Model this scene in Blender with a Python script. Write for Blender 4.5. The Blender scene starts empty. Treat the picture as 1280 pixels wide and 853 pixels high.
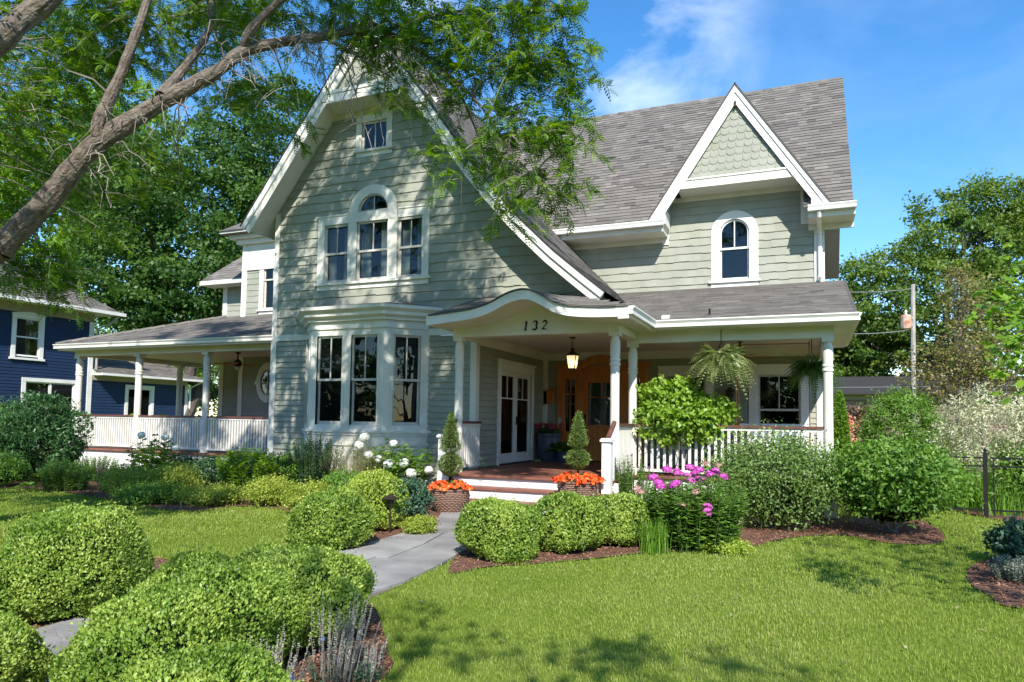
import bpy, math, random
import numpy as np
from mathutils import Vector, Matrix
random.seed(7); RNG = np.random.default_rng(11)
R = math.radians
scn = bpy.context.scene
COL = scn.collection
link = COL.objects.link

# ------------------------------------------------------------------ camera
CAM_M = np.array([[0.9203064763612816, 0.39089728253873923, 0.015339624223259156],
                  [-0.007283817617598902, 0.056327348085278284, -0.9983857850843999],
                  [-0.3911303306679186, 0.9187091728950512, 0.05468564775236504]])
FOC, CX, CY = 878.2226, 640.0, 478.11
EYE = np.array([0, 0, 1.6])
cd = bpy.data.cameras.new('camera'); cam = bpy.data.objects.new('camera', cd); link(cam)
cd.sensor_width = 36; cd.lens = FOC / 1280 * 36
cd.shift_y = (CY - 426.5) / 1280
cd.clip_start = 0.05; cd.clip_end = 3000
m3 = CAM_M.T @ np.diag([1, -1, -1])
cam.matrix_world = Matrix.Translation((0, 0, 1.6)) @ Matrix(m3.tolist()).to_4x4()
scn.camera = cam

def ray(x, y): return CAM_M.T @ np.array([(x - CX) / FOC, (y - CY) / FOC, 1.0])
def gp(x, y, z=0.0):                      # where a sight line meets the ground
    d = ray(x, y); return EYE + d * (z - 1.6) / d[2]
def py(x, y, Y):                          # where a sight line meets the plane Y
    d = ray(x, y); return EYE + d * Y / d[1]
def px_(x, y, X):
    d = ray(x, y); return EYE + d * X / d[0]
def depth(P): return float(CAM_M[2] @ (np.array(P) - EYE))

# ------------------------------------------------------------------ materials
def lin(c): return tuple(((v / 12.92) if v <= .04045 else ((v + .055) / 1.055) ** 2.4) for v in c)
def new_mat(name):
    m = bpy.data.materials.new(name); m.use_nodes = True
    nt = m.node_tree; b = nt.nodes['Principled BSDF']
    return m, nt, b
def ramp(nt, cols):
    r = nt.nodes.new('ShaderNodeValToRGB')
    e = r.color_ramp.elements
    while len(e) < len(cols): e.new(.5)
    for i, c in enumerate(cols):
        e[i].position = i / max(1, len(cols) - 1); e[i].color = (*c, 1)
    return r
def mat(name, c, rough=.6, c2=None, scale=6, bump=0, bscale=40, metal=0, spec=.3, rnd=None, stretch=None):
    """base colour c, blotched with c2 by noise; rnd = list of colours picked by the per-piece 'rnd' value"""
    m, nt, b = new_mat(name); N = nt.nodes; L = nt.links
    b.inputs['Roughness'].default_value = rough; b.inputs['Metallic'].default_value = metal
    b.inputs['Specular IOR Level'].default_value = spec
    b.inputs['Base Color'].default_value = (*c, 1)
    tc = N.new('ShaderNodeTexCoord'); src = tc.outputs['Object']
    if stretch:
        mp = N.new('ShaderNodeMapping'); mp.inputs['Scale'].default_value = stretch
        L.new(src, mp.inputs['Vector']); src = mp.outputs['Vector']
    col = None
    if rnd:
        at = N.new('ShaderNodeAttribute'); at.attribute_name = 'rnd'
        rp = ramp(nt, rnd); L.new(at.outputs['Fac'], rp.inputs['Fac']); col = rp.outputs['Color']
    if c2 is not None:
        nz = N.new('ShaderNodeTexNoise'); nz.inputs['Scale'].default_value = scale; nz.inputs['Detail'].default_value = 6
        L.new(src, nz.inputs['Vector'])
        mr = N.new('ShaderNodeMapRange'); mr.inputs['From Min'].default_value = .35; mr.inputs['From Max'].default_value = .65
        L.new(nz.outputs['Fac'], mr.inputs['Value'])
        mx = N.new('ShaderNodeMix'); mx.data_type = 'RGBA'
        L.new(mr.outputs['Result'], mx.inputs['Factor'])
        if col: L.new(col, mx.inputs['A'])
        else: mx.inputs['A'].default_value = (*c, 1)
        mx.inputs['B'].default_value = (*c2, 1)
        if col:
            mx.blend_type = 'MULTIPLY'
        col = mx.outputs['Result']
    if col: L.new(col, b.inputs['Base Color'])
    if bump:
        nb = N.new('ShaderNodeTexNoise'); nb.inputs['Scale'].default_value = bscale; nb.inputs['Detail'].default_value = 8
        L.new(src, nb.inputs['Vector'])
        bp = N.new('ShaderNodeBump'); bp.inputs['Strength'].default_value = bump; bp.inputs['Distance'].default_value = .02
        L.new(nb.outputs['Fac'], bp.inputs['Height']); L.new(bp.outputs['Normal'], b.inputs['Normal'])
    return m
def leafmat(name, cols, trans=.35, rough=.45, spec=.35):
    """leaf: colour varies leaf by leaf (attribute rnd), light shines through"""
    m, nt, b = new_mat(name); N = nt.nodes; L = nt.links
    at = N.new('ShaderNodeAttribute'); at.attribute_name = 'rnd'
    rp = ramp(nt, cols); L.new(at.outputs['Fac'], rp.inputs['Fac'])
    L.new(rp.outputs['Color'], b.inputs['Base Color'])
    b.inputs['Roughness'].default_value = rough; b.inputs['Specular IOR Level'].default_value = spec
    tr = N.new('ShaderNodeBsdfTranslucent')
    hs = N.new('ShaderNodeHueSaturation'); hs.inputs['Hue'].default_value = .485; hs.inputs['Saturation'].default_value = 1.1; hs.inputs['Value'].default_value = 1.5
    L.new(rp.outputs['Color'], hs.inputs['Color']); L.new(hs.outputs['Color'], tr.inputs['Color'])
    mx = N.new('ShaderNodeMixShader'); mx.inputs[0].default_value = trans
    L.new(b.outputs[0], mx.inputs[1]); L.new(tr.outputs[0], mx.inputs[2])
    L.new(mx.outputs[0], N['Material Output'].inputs['Surface'])
    return m
def glassmat(name, tint=(.55, .6, .6), f0=.06):
    m, nt, b = new_mat(name); N = nt.nodes; L = nt.links
    N.remove(b)
    t = N.new('ShaderNodeBsdfTransparent'); t.inputs['Color'].default_value = (*tint, 1)
    g = N.new('ShaderNodeBsdfGlossy'); g.inputs['Roughness'].default_value = .015; g.inputs['Color'].default_value = (.95, .97, 1, 1)
    fr = N.new('ShaderNodeLayerWeight'); fr.inputs['Blend'].default_value = .25
    mr = N.new('ShaderNodeMapRange'); mr.inputs['To Min'].default_value = f0; mr.inputs['To Max'].default_value = .9
    L.new(fr.outputs['Fresnel'], mr.inputs['Value'])
    nz = N.new('ShaderNodeTexNoise'); nz.inputs['Scale'].default_value = 1.3
    bp = N.new('ShaderNodeBump'); bp.inputs['Strength'].default_value = .12; bp.inputs['Distance'].default_value = .02
    L.new(nz.outputs['Fac'], bp.inputs['Height']); L.new(bp.outputs['Normal'], g.inputs['Normal'])
    mx = N.new('ShaderNodeMixShader'); L.new(mr.outputs['Result'], mx.inputs[0])
    L.new(t.outputs[0], mx.inputs[1]); L.new(g.outputs[0], mx.inputs[2]); L.new(mx.outputs[0], N['Material Output'].inputs['Surface'])
    return m

SG = (.33, .334, .28)
M = dict(
    shingle=mat('sage_shingle', SG, .65, (.84, .86, .82), 1.6, .25, 60, rnd=[(.312, .317, .264), (.329, .334, .279), (.346, .351, .294)]),
    lap=mat('sage_clapboard', (.325, .342, .288), .6, (.84, .86, .81), 1.4, .15, 50, rnd=[(.31, .315, .263), (.337, .342, .286)]),
    trim=mat('cream_trim_paint', (.70, .685, .625), .5, (.60, .585, .525), 1.7, .08, 30),
    white=mat('white_trim_paint', (.78, .77, .74), .5, (.68, .668, .63), 1.9, .06, 30),
    roof=mat('asphalt_shingle', (.16, .14, .125), .9, (.82, .82, .84), 30, .6, 160, rnd=[(.115, .103, .092), (.178, .161, .142), (.205, .186, .164), (.148, .136, .122), (.25, .229, .202)]),
    roofedge=mat('dark_roof_edge', (.035, .033, .034), .8),
    ceil=mat('porch_ceiling_paint', (.74, .71, .66), .6, (.70, .67, .62), 2),
    deck=mat('redwood_stained_deck', (.23, .095, .065), .5, (.7, .7, .7), 4, .2, 40, rnd=[(.2, .08, .055), (.27, .115, .08), (.23, .095, .065)]),
    cap=mat('brown_rail_paint', (.15, .062, .045), .45, (.11, .045, .035), 7),
    wood=mat('honey_oak_door', (.60, .225, .055), .38, (.46, .15, .034), 3, .12, 25, stretch=(6, 6, .7)),
    sash=mat('weathered_sash_paint', (.56, .54, .49), .5, (.46, .44, .40), 9),
    glass=glassmat('window_glass', f0=.03),
    dglass=glassmat('door_glass', (.5, .52, .5), .1),
    room=mat('dim_room', (.025, .024, .023), .9),  # near-black colour stands in for unlit depth behind panes and lattice
    curtain=mat('pale_curtain', (.42, .46, .43), .9, (.34, .37, .35), 5),
    iron=mat('black_iron', (.018, .018, .02), .4, metal=.3),
    bronze=mat('dark_bronze', (.06, .045, .035), .45, metal=.6),
    copper=mat('copper_rod', (.42, .2, .11), .4, metal=.5),
    fanblade=mat('orange_oak_blade', (.42, .14, .035), .45),
    navy=mat('navy_clapboard', (.013, .031, .08), .6, (.011, .026, .068), 3),
    tan=mat('tan_frieze', (.33, .29, .23), .6),
    foundation=mat('painted_foundation', (.5, .5, .47), .8, (.42, .42, .4), 4, .2),
    bark=mat('honey_locust_bark', (.085, .066, .052), .95, (.62, .58, .54), 9, 1.4, 34, rnd=[(.05, .04, .032), (.15, .122, .1), (.25, .215, .18)]),
    darkbark=mat('dark_bark', (.06, .05, .042), .9, (.11, .09, .075), 6, .8, 18),
    twig=mat('grey_twig', (.27, .24, .21), .9, (.2, .17, .15), 8),
    stem=mat('green_stem', (.07, .12, .035), .7),
    core=mat('dark_shrub_filler', (.010, .015, .006), .95, (.018, .015, .009), 14, spec=.05),  # near-black: the shade deep inside a shrub is put into the colour
    wicker=mat('brown_woven_resin', (.29, .175, .125), .6, (.19, .11, .08), 40, .8, 60),
    bluepot=mat('blue_grey_glaze', (.085, .11, .15), .3, (.06, .08, .12), 6),
    soil=mat('potting_soil', (.03, .022, .016), .95),
    galv=mat('grey_pole_wood', (.42, .40, .375), .9, (.26, .24, .22), 8, .4, 20, stretch=(3, 3, .4)),
    rust=mat('orange_rust', (.42, .15, .06), .8, (.5, .42, .36), 5),
    flag=mat('bluestone', (.36, .335, .30), .75, (.62, .62, .64), 1.8, .35, 22, rnd=[(.27, .26, .245), (.33, .318, .30), (.30, .288, .275)]),
    pillow=mat('white_cushion', (.75, .75, .74), .9),
    wire=mat('grey_cable', (.2, .2, .2), .6),
    brown=mat('brown_garage_siding', (.23, .17, .13), .8, (.19, .14, .11), 6),
)
LM = dict(
    box=leafmat('boxwood_leaf', [(.085, .165, .02), (.20, .315, .042), (.37, .47, .095)], .33),
    boxnew=leafmat('boxwood_new_growth', [(.17, .27, .03), (.30, .41, .05), (.42, .50, .1)], .35),
    locust=leafmat('honey_locust_leaf', [(.045, .115, .012), (.09, .20, .018), (.19, .32, .03)], .5),
    maple=leafmat('maple_leaf', [(.028, .08, .02), (.065, .145, .03), (.13, .23, .045)], .45),
    oak=leafmat('broad_leaf_midgreen', [(.065, .13, .022), (.125, .205, .034), (.21, .29, .055)], .4),
    bright=leafmat('broad_leaf_bright', [(.09, .2, .015), (.16, .30, .022), (.25, .39, .045)], .45),
    lime=leafmat('lime_hydrangea_leaf', [(.15, .27, .025), (.215, .36, .04), (.29, .43, .075)], .35),
    sage=leafmat('twiggy_shrub_leaf', [(.085, .16, .035), (.15, .245, .055), (.24, .34, .11)], .32),
    green=leafmat('garden_green_leaf', [(.07, .16, .02), (.125, .25, .032), (.2, .34, .06)], .32),
    dark=leafmat('dark_green_leaf', [(.025, .075, .022), (.045, .12, .035), (.085, .18, .055)], .25),
    blue=leafmat('blue_green_leaf', [(.04, .1, .055), (.07, .14, .075), (.12, .2, .12)], .25),
    yellow=leafmat('yellow_green_leaf', [(.17, .25, .03), (.29, .37, .05), (.42, .47, .10)], .35),
    variegated=leafmat('variegated_leaf', [(.22, .28, .11), (.48, .49, .30), (.66, .64, .47)], .3),
    olive=leafmat('olive_leaf', [(.12, .12, .035), (.20, .19, .06), (.31, .27, .1)], .35),
    burg=leafmat('brown_red_leaf', [(.07, .04, .03), (.12, .08, .05), (.10, .11, .04)], .25),
    fern=leafmat('fern_frond', [(.13, .19, .05), (.24, .30, .11), (.40, .44, .22)], .35),
    fernd=leafmat('green_fern_frond', [(.05, .13, .02), (.08, .18, .03), (.12, .23, .05)], .35),
    topi=leafmat('topiary_needle', [(.09, .16, .03), (.15, .23, .05), (.23, .31, .09)], .25),
    grass=leafmat('lawn_blade', [(.155, .225, .035), (.21, .285, .045), (.275, .34, .068), (.36, .37, .13)], .28, .6, .12),
    tuft=leafmat('tuft_blade', [(.08, .2, .015), (.13, .27, .025), (.2, .33, .05)], .35),
    tan=leafmat('seeded_grass', [(.16, .2, .06), (.27, .25, .12), (.38, .33, .2)], .3),
    grey=leafmat('silver_stem', [(.2, .22, .17), (.33, .33, .28), (.45, .43, .38)], .2),
    pflower=leafmat('magenta_petal', [(.36, .03, .27), (.55, .07, .42), (.75, .26, .6)], .3),
    wflower=leafmat('white_petal', [(.68, .72, .6), (.8, .8, .76), (.85, .84, .82)], .25),
    oflower=leafmat('orange_petal', [(.75, .09, .015), (.85, .16, .025), (.88, .28, .07)], .3),
    rose=leafmat('pink_petal', [(.42, .06, .1), (.55, .1, .16), (.65, .2, .25)], .3),
    dusty=leafmat('dusty_pink_petal', [(.38, .2, .18), (.5, .3, .26), (.6, .4, .33)], .3),
    plum=leafmat('mauve_plume', [(.12, .06, .11), (.2, .1, .18), (.28, .17, .26)], .3),
    bflower=leafmat('blue_petal', [(.12, .16, .5), (.22, .27, .65), (.3, .36, .7)], .3),
    peach=leafmat('peach_petal', [(.6, .22, .12), (.7, .32, .2), (.75, .42, .3)], .3),
    chip=leafmat('bark_chip', [(.11, .05, .03), (.23, .115, .07), (.37, .21, .14)], 0, .9, .1),
)

# ------------------------------------------------------------------ objects
def root(name, label, cat, loc=(0, 0, 0), group=None, rz=0):
    o = bpy.data.objects.new(name, None); link(o)
    o.location = loc; o.rotation_euler = (0, 0, rz); o.empty_display_size = .2
    o['label'] = label; o['category'] = cat
    if group: o['group'] = group
    return o
def tag(o, label, cat, group=None):
    o['label'] = label; o['category'] = cat
    if group: o['group'] = group
    return o
def world_of(o):
    m = o.matrix_basis.copy()
    return world_of(o.parent) @ o.matrix_parent_inverse @ m if o.parent else m
def attach(o, parent, world=True):
    """parent o; with world=True its geometry is given in world coordinates"""
    o.parent = parent
    if world: o.matrix_parent_inverse = world_of(parent).inverted()
def obj(name, me, m, parent=None, world=True, smooth=False):
    o = bpy.data.objects.new(name, me); link(o)
    if m and not me.materials: me.materials.append(m)
    if smooth:
        me.polygons.foreach_set('use_smooth', [True] * len(me.polygons))
    if parent is not None: attach(o, parent, world)
    return o
def dup_tree(src, loc, label=None, group=None):
    r = src.copy(); link(r); r.location = loc
    if label: r['label'] = label
    if group: r['group'] = group
    def rec(a, b):
        for ch in list(a.children):
            c = ch.copy(); link(c); c.parent = b; rec(ch, c)
    rec(src, r); return r

def np_mesh(name, V, F, rnd=None):
    V = np.asarray(V, np.float32).reshape(-1, 3); F = np.asarray(F, np.int32); k, c = F.shape
    me = bpy.data.meshes.new(name)
    me.vertices.add(len(V)); me.vertices.foreach_set('co', V.ravel())
    me.loops.add(k * c); me.loops.foreach_set('vertex_index', F.ravel())
    me.polygons.add(k); me.polygons.foreach_set('loop_start', np.arange(0, k * c, c, dtype=np.int32))
    if rnd is not None:
        a = me.attributes.new('rnd', 'FLOAT', 'POINT'); a.data.foreach_set('value', np.asarray(rnd, np.float32).ravel())
    me.update(calc_edges=True); me.validate()
    return me

class MB:
    """collects shapes and links them as one mesh object"""
    def __init__(s): s.v = []; s.f = []; s.r = []
    def add(s, vs, fs, r=.5):
        b = len(s.v); s.v += [tuple(map(float, v)) for v in vs]; s.f += [tuple(i + b for i in f) for f in fs]
        s.r += list(r) if hasattr(r, '__len__') else [r] * len(vs)
    def box(s, x0, y0, z0, x1, y1, z1, r=.5):
        s.add([(x0, y0, z0), (x1, y0, z0), (x1, y1, z0), (x0, y1, z0), (x0, y0, z1), (x1, y0, z1), (x1, y1, z1), (x0, y1, z1)],
              [(3, 2, 1, 0), (4, 5, 6, 7), (0, 1, 5, 4), (1, 2, 6, 5), (2, 3, 7, 6), (3, 0, 4, 7)], r)
    def fbox(s, fr, u0, v0, n0, u1, v1, n1, r=.5):
        s.add([fr(u, v, n) for (u, v, n) in [(u0, v0, n0), (u1, v0, n0), (u1, v1, n0), (u0, v1, n0), (u0, v0, n1), (u1, v0, n1), (u1, v1, n1), (u0, v1, n1)]],
              [(3, 2, 1, 0), (4, 5, 6, 7), (0, 1, 5, 4), (1, 2, 6, 5), (2, 3, 7, 6), (3, 0, 4, 7)], r)
    def face(s, pts, r=.5): s.add(pts, [tuple(range(len(pts)))], r)
    def prism(s, fr, pts, n0, n1, r=.5):
        k = len(pts)
        s.add([fr(u, v, n0) for u, v in pts] + [fr(u, v, n1) for u, v in pts],
              [tuple(range(k))[::-1], tuple(range(k, 2 * k))] + [(i, (i + 1) % k, k + (i + 1) % k, k + i) for i in range(k)], r)
    def ring(s, fr, cu, cv, r0, r1, n0, n1, a0=0, a1=math.pi, seg=20, ev=1.0):
        for i in range(seg):
            p = a0 + (a1 - a0) * i / seg; q = a0 + (a1 - a0) * (i + 1) / seg
            s.prism(fr, [(cu + r0 * math.cos(p), cv + ev * r0 * math.sin(p)), (cu + r1 * math.cos(p), cv + ev * r1 * math.sin(p)),
                         (cu + r1 * math.cos(q), cv + ev * r1 * math.sin(q)), (cu + r0 * math.cos(q), cv + ev * r0 * math.sin(q))], n0, n1)
    def tube(s, pts, rad, seg=6, r=.5, cap=True):
        pts = [Vector(tuple(map(float, p))) for p in pts]; n = len(pts)
        if not hasattr(rad, '__len__'): rad = [rad] * n
        vs = []; fs = []; prev = None
        for i, p in enumerate(pts):
            d = (pts[min(i + 1, n - 1)] - pts[max(i - 1, 0)])
            if d.length < 1e-9: d = Vector((0, 0, 1))
            d.normalize()
            if prev is None:
                a = Vector((1, 0, 0)) if abs(d.x) < .8 else Vector((0, 1, 0))
                prev = (a - d * a.dot(d)).normalized()
            else: prev = (prev - d * prev.dot(d)).normalized()
            q = d.cross(prev)
            for k in range(seg):
                t = 2 * math.pi * k / seg; vs.append(p + (prev * math.cos(t) + q * math.sin(t)) * rad[i])
        for i in range(n - 1):
            for k in range(seg):
                fs.append((i * seg + k, i * seg + (k + 1) % seg, (i + 1) * seg + (k + 1) % seg, (i + 1) * seg + k))
        if cap: fs += [tuple(range(seg))[::-1], tuple(range((n - 1) * seg, n * seg))]
        s.add(vs, fs, r)
    def lathe(s, prof, c=(0, 0, 0), seg=16, r=.5):
        vs = []; fs = []
        for rr, z in prof:
            for k in range(seg):
                t = 2 * math.pi * k / seg; vs.append((c[0] + rr * math.cos(t), c[1] + rr * math.sin(t), c[2] + z))
        for i in range(len(prof) - 1):
            for k in range(seg): fs.append((i * seg + k, i * seg + (k + 1) % seg, (i + 1) * seg + (k + 1) % seg, (i + 1) * seg + k))
        fs += [tuple(range(seg))[::-1], tuple(range((len(prof) - 1) * seg, len(prof) * seg))]
        s.add(vs, fs, r)
    def mesh(s, name):
        me = bpy.data.meshes.new(name); me.from_pydata(s.v, [], s.f)
        a = me.attributes.new('rnd', 'FLOAT', 'POINT'); a.data.foreach_set('value', np.array(s.r, np.float32))
        me.update(); return me
    def build(s, name, m, parent=None, world=True, smooth=False):
        return obj(name, s.mesh(name), m, parent, world, smooth)

def frame(O, U, V=(0, 0, 1), N=None):
    O = np.array(O, float); U = np.array(U, float); V = np.array(V, float)
    N = np.cross(U, V) if N is None else np.array(N, float)
    return lambda u, v, n: tuple(O + U * u + V * v + N * n)
def facing(Y, x=0, z=0): return frame((x, Y, z), (1, 0, 0))          # a wall that faces the street (-Y)

def scan(poly, v):
    xs = []; k = len(poly)
    for i in range(k):
        (a, b), (c, d) = poly[i], poly[(i + 1) % k]
        if (b <= v < d) or (d <= v < b): xs.append(a + (c - a) * (v - b) / (d - b))
    xs.sort(); return [(xs[i], xs[i + 1]) for i in range(0, len(xs) - 1, 2)]
def sub(iv, h0, h1):
    out = []
    for a, b in iv:
        if h1 <= a or h0 >= b: out.append((a, b)); continue
        if h0 > a: out.append((a, h0))
        if h1 < b: out.append((h1, b))
    return out
def courses(mb, poly, fr, ch, tw, jit=0., th=.012, holes=(), scale=False, seg=None, v0=None):
    """lay overlapping courses of boards or shingles over a polygon in the (u, v) plane of fr"""
    vs = [p[1] for p in poly]; v = min(vs) if v0 is None else v0; top = max(vs)
    row = 0
    while v < top - 1e-4:
        va, vb = v, min(v + ch, top); vm = (va + vb) / 2
        mid = scan(poly, vm); lo = scan(poly, va + 1e-4); hi = scan(poly, vb - 1e-4)
        rw = .0
        for idx, (ml, mr) in enumerate(mid):
            same = len(lo) == len(mid) == len(hi)
            ll, lr = lo[idx] if same else (ml, mr); hl, hr = hi[idx] if same else (ml, mr)
            ivs = [(ml, mr)]
            for h in holes:
                if min(vb, h[3]) - max(va, h[1]) > ch * .3: ivs = sub(ivs, h[0], h[2])
            for a, b in ivs:
                u = a; off = (row % 2) * .5 * tw if scale else random.random() * tw
                first = True
                while u < b - 1e-4:
                    w = tw if scale else tw * random.uniform(.65, 1.35)
                    if first: w = max(.03, off if off > .05 else w); first = False
                    e = min(u + w, b)
                    if b - e < tw * .2 and not scale: e = b
                    def edge(uu, t):     # shear the slanted ends of the course
                        if uu == ml: return ll if t == 0 else hl
                        if uu == mr: return lr if t == 0 else hr
                        return uu
                    j = random.uniform(-jit, jit); rr = random.random()
                    t1 = th * random.uniform(.8, 1.25)
                    if scale:
                        pts = []; cu = (u + e) / 2; hw = (e - u) / 2; g = hw * .96
                        pts.append((hi and edge(e, 1) or e, vb + ch * .25, .001)); pts.append((edge(u, 1), vb + ch * .25, .001))
                        k = 7
                        for q in range(k + 1):
                            t = math.pi + math.pi * q / k
                            pts.append((cu + g * math.cos(t), va + ch * .28 + ch * .40 * math.sin(t), t1))
                        mb.add([fr(*p) for p in pts], [tuple(range(len(pts)))], rr)
                        lowp = [fr(p[0], p[1], 0) for p in pts[2:]]
                        mb.add([fr(*p) for p in pts[2:]] + lowp, [(q, q + 1, k + 2 + q, k + 1 + q)[::-1] for q in range(k)], rr)
                    else:
                        bl, br, tl, tr = edge(u, 0), edge(e, 0), edge(u, 1), edge(e, 1)
                        n = 1 if seg is None else max(1, int((e - u) / seg))
                        for q in range(n):
                            f0, f1 = q / n, (q + 1) / n
                            A = bl + (br - bl) * f0; B = bl + (br - bl) * f1; Cc = tl + (tr - tl) * f1; D = tl + (tr - tl) * f0
                            mb.add([fr(A, va + j, t1), fr(B, va + j, t1), fr(Cc, vb + .004 + jit, .001), fr(D, vb + .004 + jit, .001), fr(A, va + j, 0), fr(B, va + j, 0)],
                                   [(0, 1, 2, 3), (4, 5, 1, 0), (0, 3, 4), (1, 5, 2)], rr)
                    u = e
        v += ch; row += 1
# ================================================================== THE HOUSE
HOUSE = root('gabled_house', 'large sage green shingled house with cream trim, steep gables, bay window and wraparound porch', 'house', (-6, 15, 0))
YF, YB = 13.2, 17.3            # front gable wall, porch back wall / right wing wall
FLOOR = .6
def P(mb, name, m, smooth=False, parent=None): return mb.build(name, m, parent or HOUSE, True, smooth)

# ---- main gable roof profile (x, z) from the foot to the apex
APEX = (-8.95, 10.5)
RPROF = [(-3.50, 4.02), (-3.94, 4.38), (-4.55, 4.90), (-5.28, 5.62), (-5.96, 6.40), (-6.31, 6.84), (-6.92, 7.70), (-7.6, 8.64), APEX]
LPROF = [(-12.36, 6.08), (-11.2, 7.58), (-10.0, 9.14), APEX]
def prof_map(prof, sgn):
    pts = [np.array(p) for p in prof]; ls = [0]
    for a, b in zip(pts, pts[1:]): ls.append(ls[-1] + np.linalg.norm(b - a))
    def f(v):
        v = min(max(v, 0), ls[-1] - 1e-6); i = max(k for k in range(len(ls) - 1) if ls[k] <= v)
        d = (pts[i + 1] - pts[i]) / (ls[i + 1] - ls[i]); return pts[i] + d * (v - ls[i]), d
    def fr(u, v, n):
        p, d = f(v); nn = np.array([-d[1], d[0]]) * sgn
        return (p[0] + nn[0] * n, u, p[1] + nn[1] * n)
    return fr, ls[-1], f
def zroof(x):
    pr = RPROF if x > APEX[0] else LPROF
    for a, b in zip(pr, pr[1:]):
        lo, hi = min(a[0], b[0]), max(a[0], b[0])
        if lo <= x <= hi: return a[1] + (b[1] - a[1]) * (x - a[0]) / (b[0] - a[0])
    return 4
YR0 = 12.52
for nm, pr, sg in (('gable_roof', RPROF, -1), ('gable_roof', LPROF, 1)):
    fr, Ln, ff = prof_map(pr, sg); mb = MB()
    courses(mb, [(YR0, 0), (21.5, 0), (21.5, Ln), (YR0, Ln)], fr, .15, .3, .008, .012)
    under = MB()
    # roof deck below the shingles
    k = 26
    for i in range(k):
        a, b = Ln * i / k, Ln * (i + 1) / k
        mb.add([fr(YR0, a, .0), fr(21.5, a, 0), fr(21.5, b, 0), fr(YR0, b, 0)], [(0, 1, 2, 3)], .3)
        under.add([fr(YR0 + .09, a, -.13), fr(21.5, a, -.13), fr(21.5, b, -.13), fr(YR0 + .09, b, -.13)], [(3, 2, 1, 0)])
    ro = P(mb, nm, M['roof'])
    P(under, 'soffit', M['trim'], parent=ro)
    bb = MB(); cr = MB(); ed = MB()
    for i in range(k):
        a, b = Ln * i / k, Ln * (i + 1) / k
        e0 = .0 if i else .02
        bb.fbox(lambda u, v, n: fr(u, v, n), YR0 + .045, a, -.275, YR0 + .085, b, -.05)
        cr.fbox(lambda u, v, n: fr(u, v, n), YR0 + .002, a, -.13, YR0 + .043, b, -.012)
        ed.fbox(lambda u, v, n: fr(u, v, n), YR0 - .012, a, -.011, YR0 + .05, b, .018)
    P(bb, 'bargeboard', M['trim'], parent=ro); P(cr, 'crown_moulding', M['white'], parent=ro); P(ed, 'drip_edge', M['roofedge'], parent=ro)

# ---- main gable wall
def under_roof(x): return zroof(x) - .17 / math.cos(math.atan(1.33))
HOLE_TRI = [(-10.42, 4.72, -9.75, 6.08), (-9.52, 4.72, -8.68, 6.3), (-9.5, 6.3, -8.7, 6.6), (-8.42, 4.72, -7.79, 6.08)]
HOLE_ATT = (-9.46, 7.74, -8.78, 8.4)
upper = [(-11.83, 3.56), (-3.55, 3.56), (-3.55, under_roof(-3.6))]
for x in (-3.94, -4.55, -5.28, -6.31, -7.6): upper.append((x, under_roof(x)))
upper += [(-8.95, under_roof(-8.95)), (-10.0, under_roof(-10.0)), (-11.2, under_roof(-11.2)), (-11.83, under_roof(-11.83))]
mb = MB(); courses(mb, upper, facing(YF), .205, .24, .012, .024, HOLE_TRI + [HOLE_ATT])
P(mb, 'shingled_wall', M['shingle'])
mb = MB(); courses(mb, [(-11.83, .35), (-10.8, .35), (-10.8, 3.4), (-11.83, 3.4)], facing(YF), .128, 3.2, 0, .027)
P(mb, 'clapboard_wall', M['lap']); mb = MB(); courses(mb, [(-7.58, .35), (-6.45, .35), (-6.45, 3.4), (-7.58, 3.4)], facing(YF), .128, 3.2, 0, .027)
P(mb, 'clapboard_wall', M['lap'])
mb = MB()   # band board, corner boards, foundation
mb.box(-11.87, YF - .04, 3.41, -10.5, YF + .02, 3.555); mb.box(-7.75, YF - .04, 3.41, -6.4, YF + .02, 3.555)
mb.box(-11.9, YF - .035, .3, -11.74, YF + .12, 3.41); mb.box(-11.89, YF - .03, 3.56, -11.75, YF + .12, under_roof(-11.8) - .02)
mb.box(-6.56, YF - .035, .3, -6.42, YF + .12, 3.4)
mb.box(-11.88, YF - .06, .16, -6.45, YF + .02, .34)
P(mb, 'trim_boards', M['trim'])
mb = MB(); mb.box(-11.8, YF - .015, -.1, -6.45, YF + .1, .155); P(mb, 'foundation', M['foundation'])
# side and rear walls of the main block (hold the roof up)
mb = MB()
courses(mb, [(YF, .35), (21.4, .35), (21.4, 6.6), (YF, 6.6)], frame((-11.83, 0, 0), (0, -1, 0), N=(-1, 0, 0)) if False else (lambda u, v, n: (-11.83 - n, u, v)), .19, .3, .008, .014)
P(mb, 'side_wall', M['shingle'])
# pent at the gable top
mb = MB(); tri = [(-10.22, 8.93), (-7.62, 8.93), (-8.95, 10.38)]
courses(mb, tri, facing(YR0 + .12), .16, .17, 0, .014, scale=True)
for z in (8.93,): pass
mb.add([(-10.3, YR0 + .12, 8.9), (-7.5, YR0 + .12, 8.9), (-8.95, YR0 + .12, 10.4)], [(0, 1, 2)], .4)
P(mb, 'fish_scale_gable', M['shingle'])
mb = MB(); mb.box(-10.2, YR0 + .05, 8.68, -7.78, YR0 + .118, 8.93); mb.box(-10.1, YR0 + .03, 8.88, -7.85, YR0 + .05, 8.95)
mb.box(-10.3, YR0 + .11, 8.685, -7.62, YF + .05, 8.72)
mb.box(-10.45, YF - .03, 8.56, -7.5, YF + .02, 8.68)
P(mb, 'gable_frieze', M['trim'])

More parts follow.
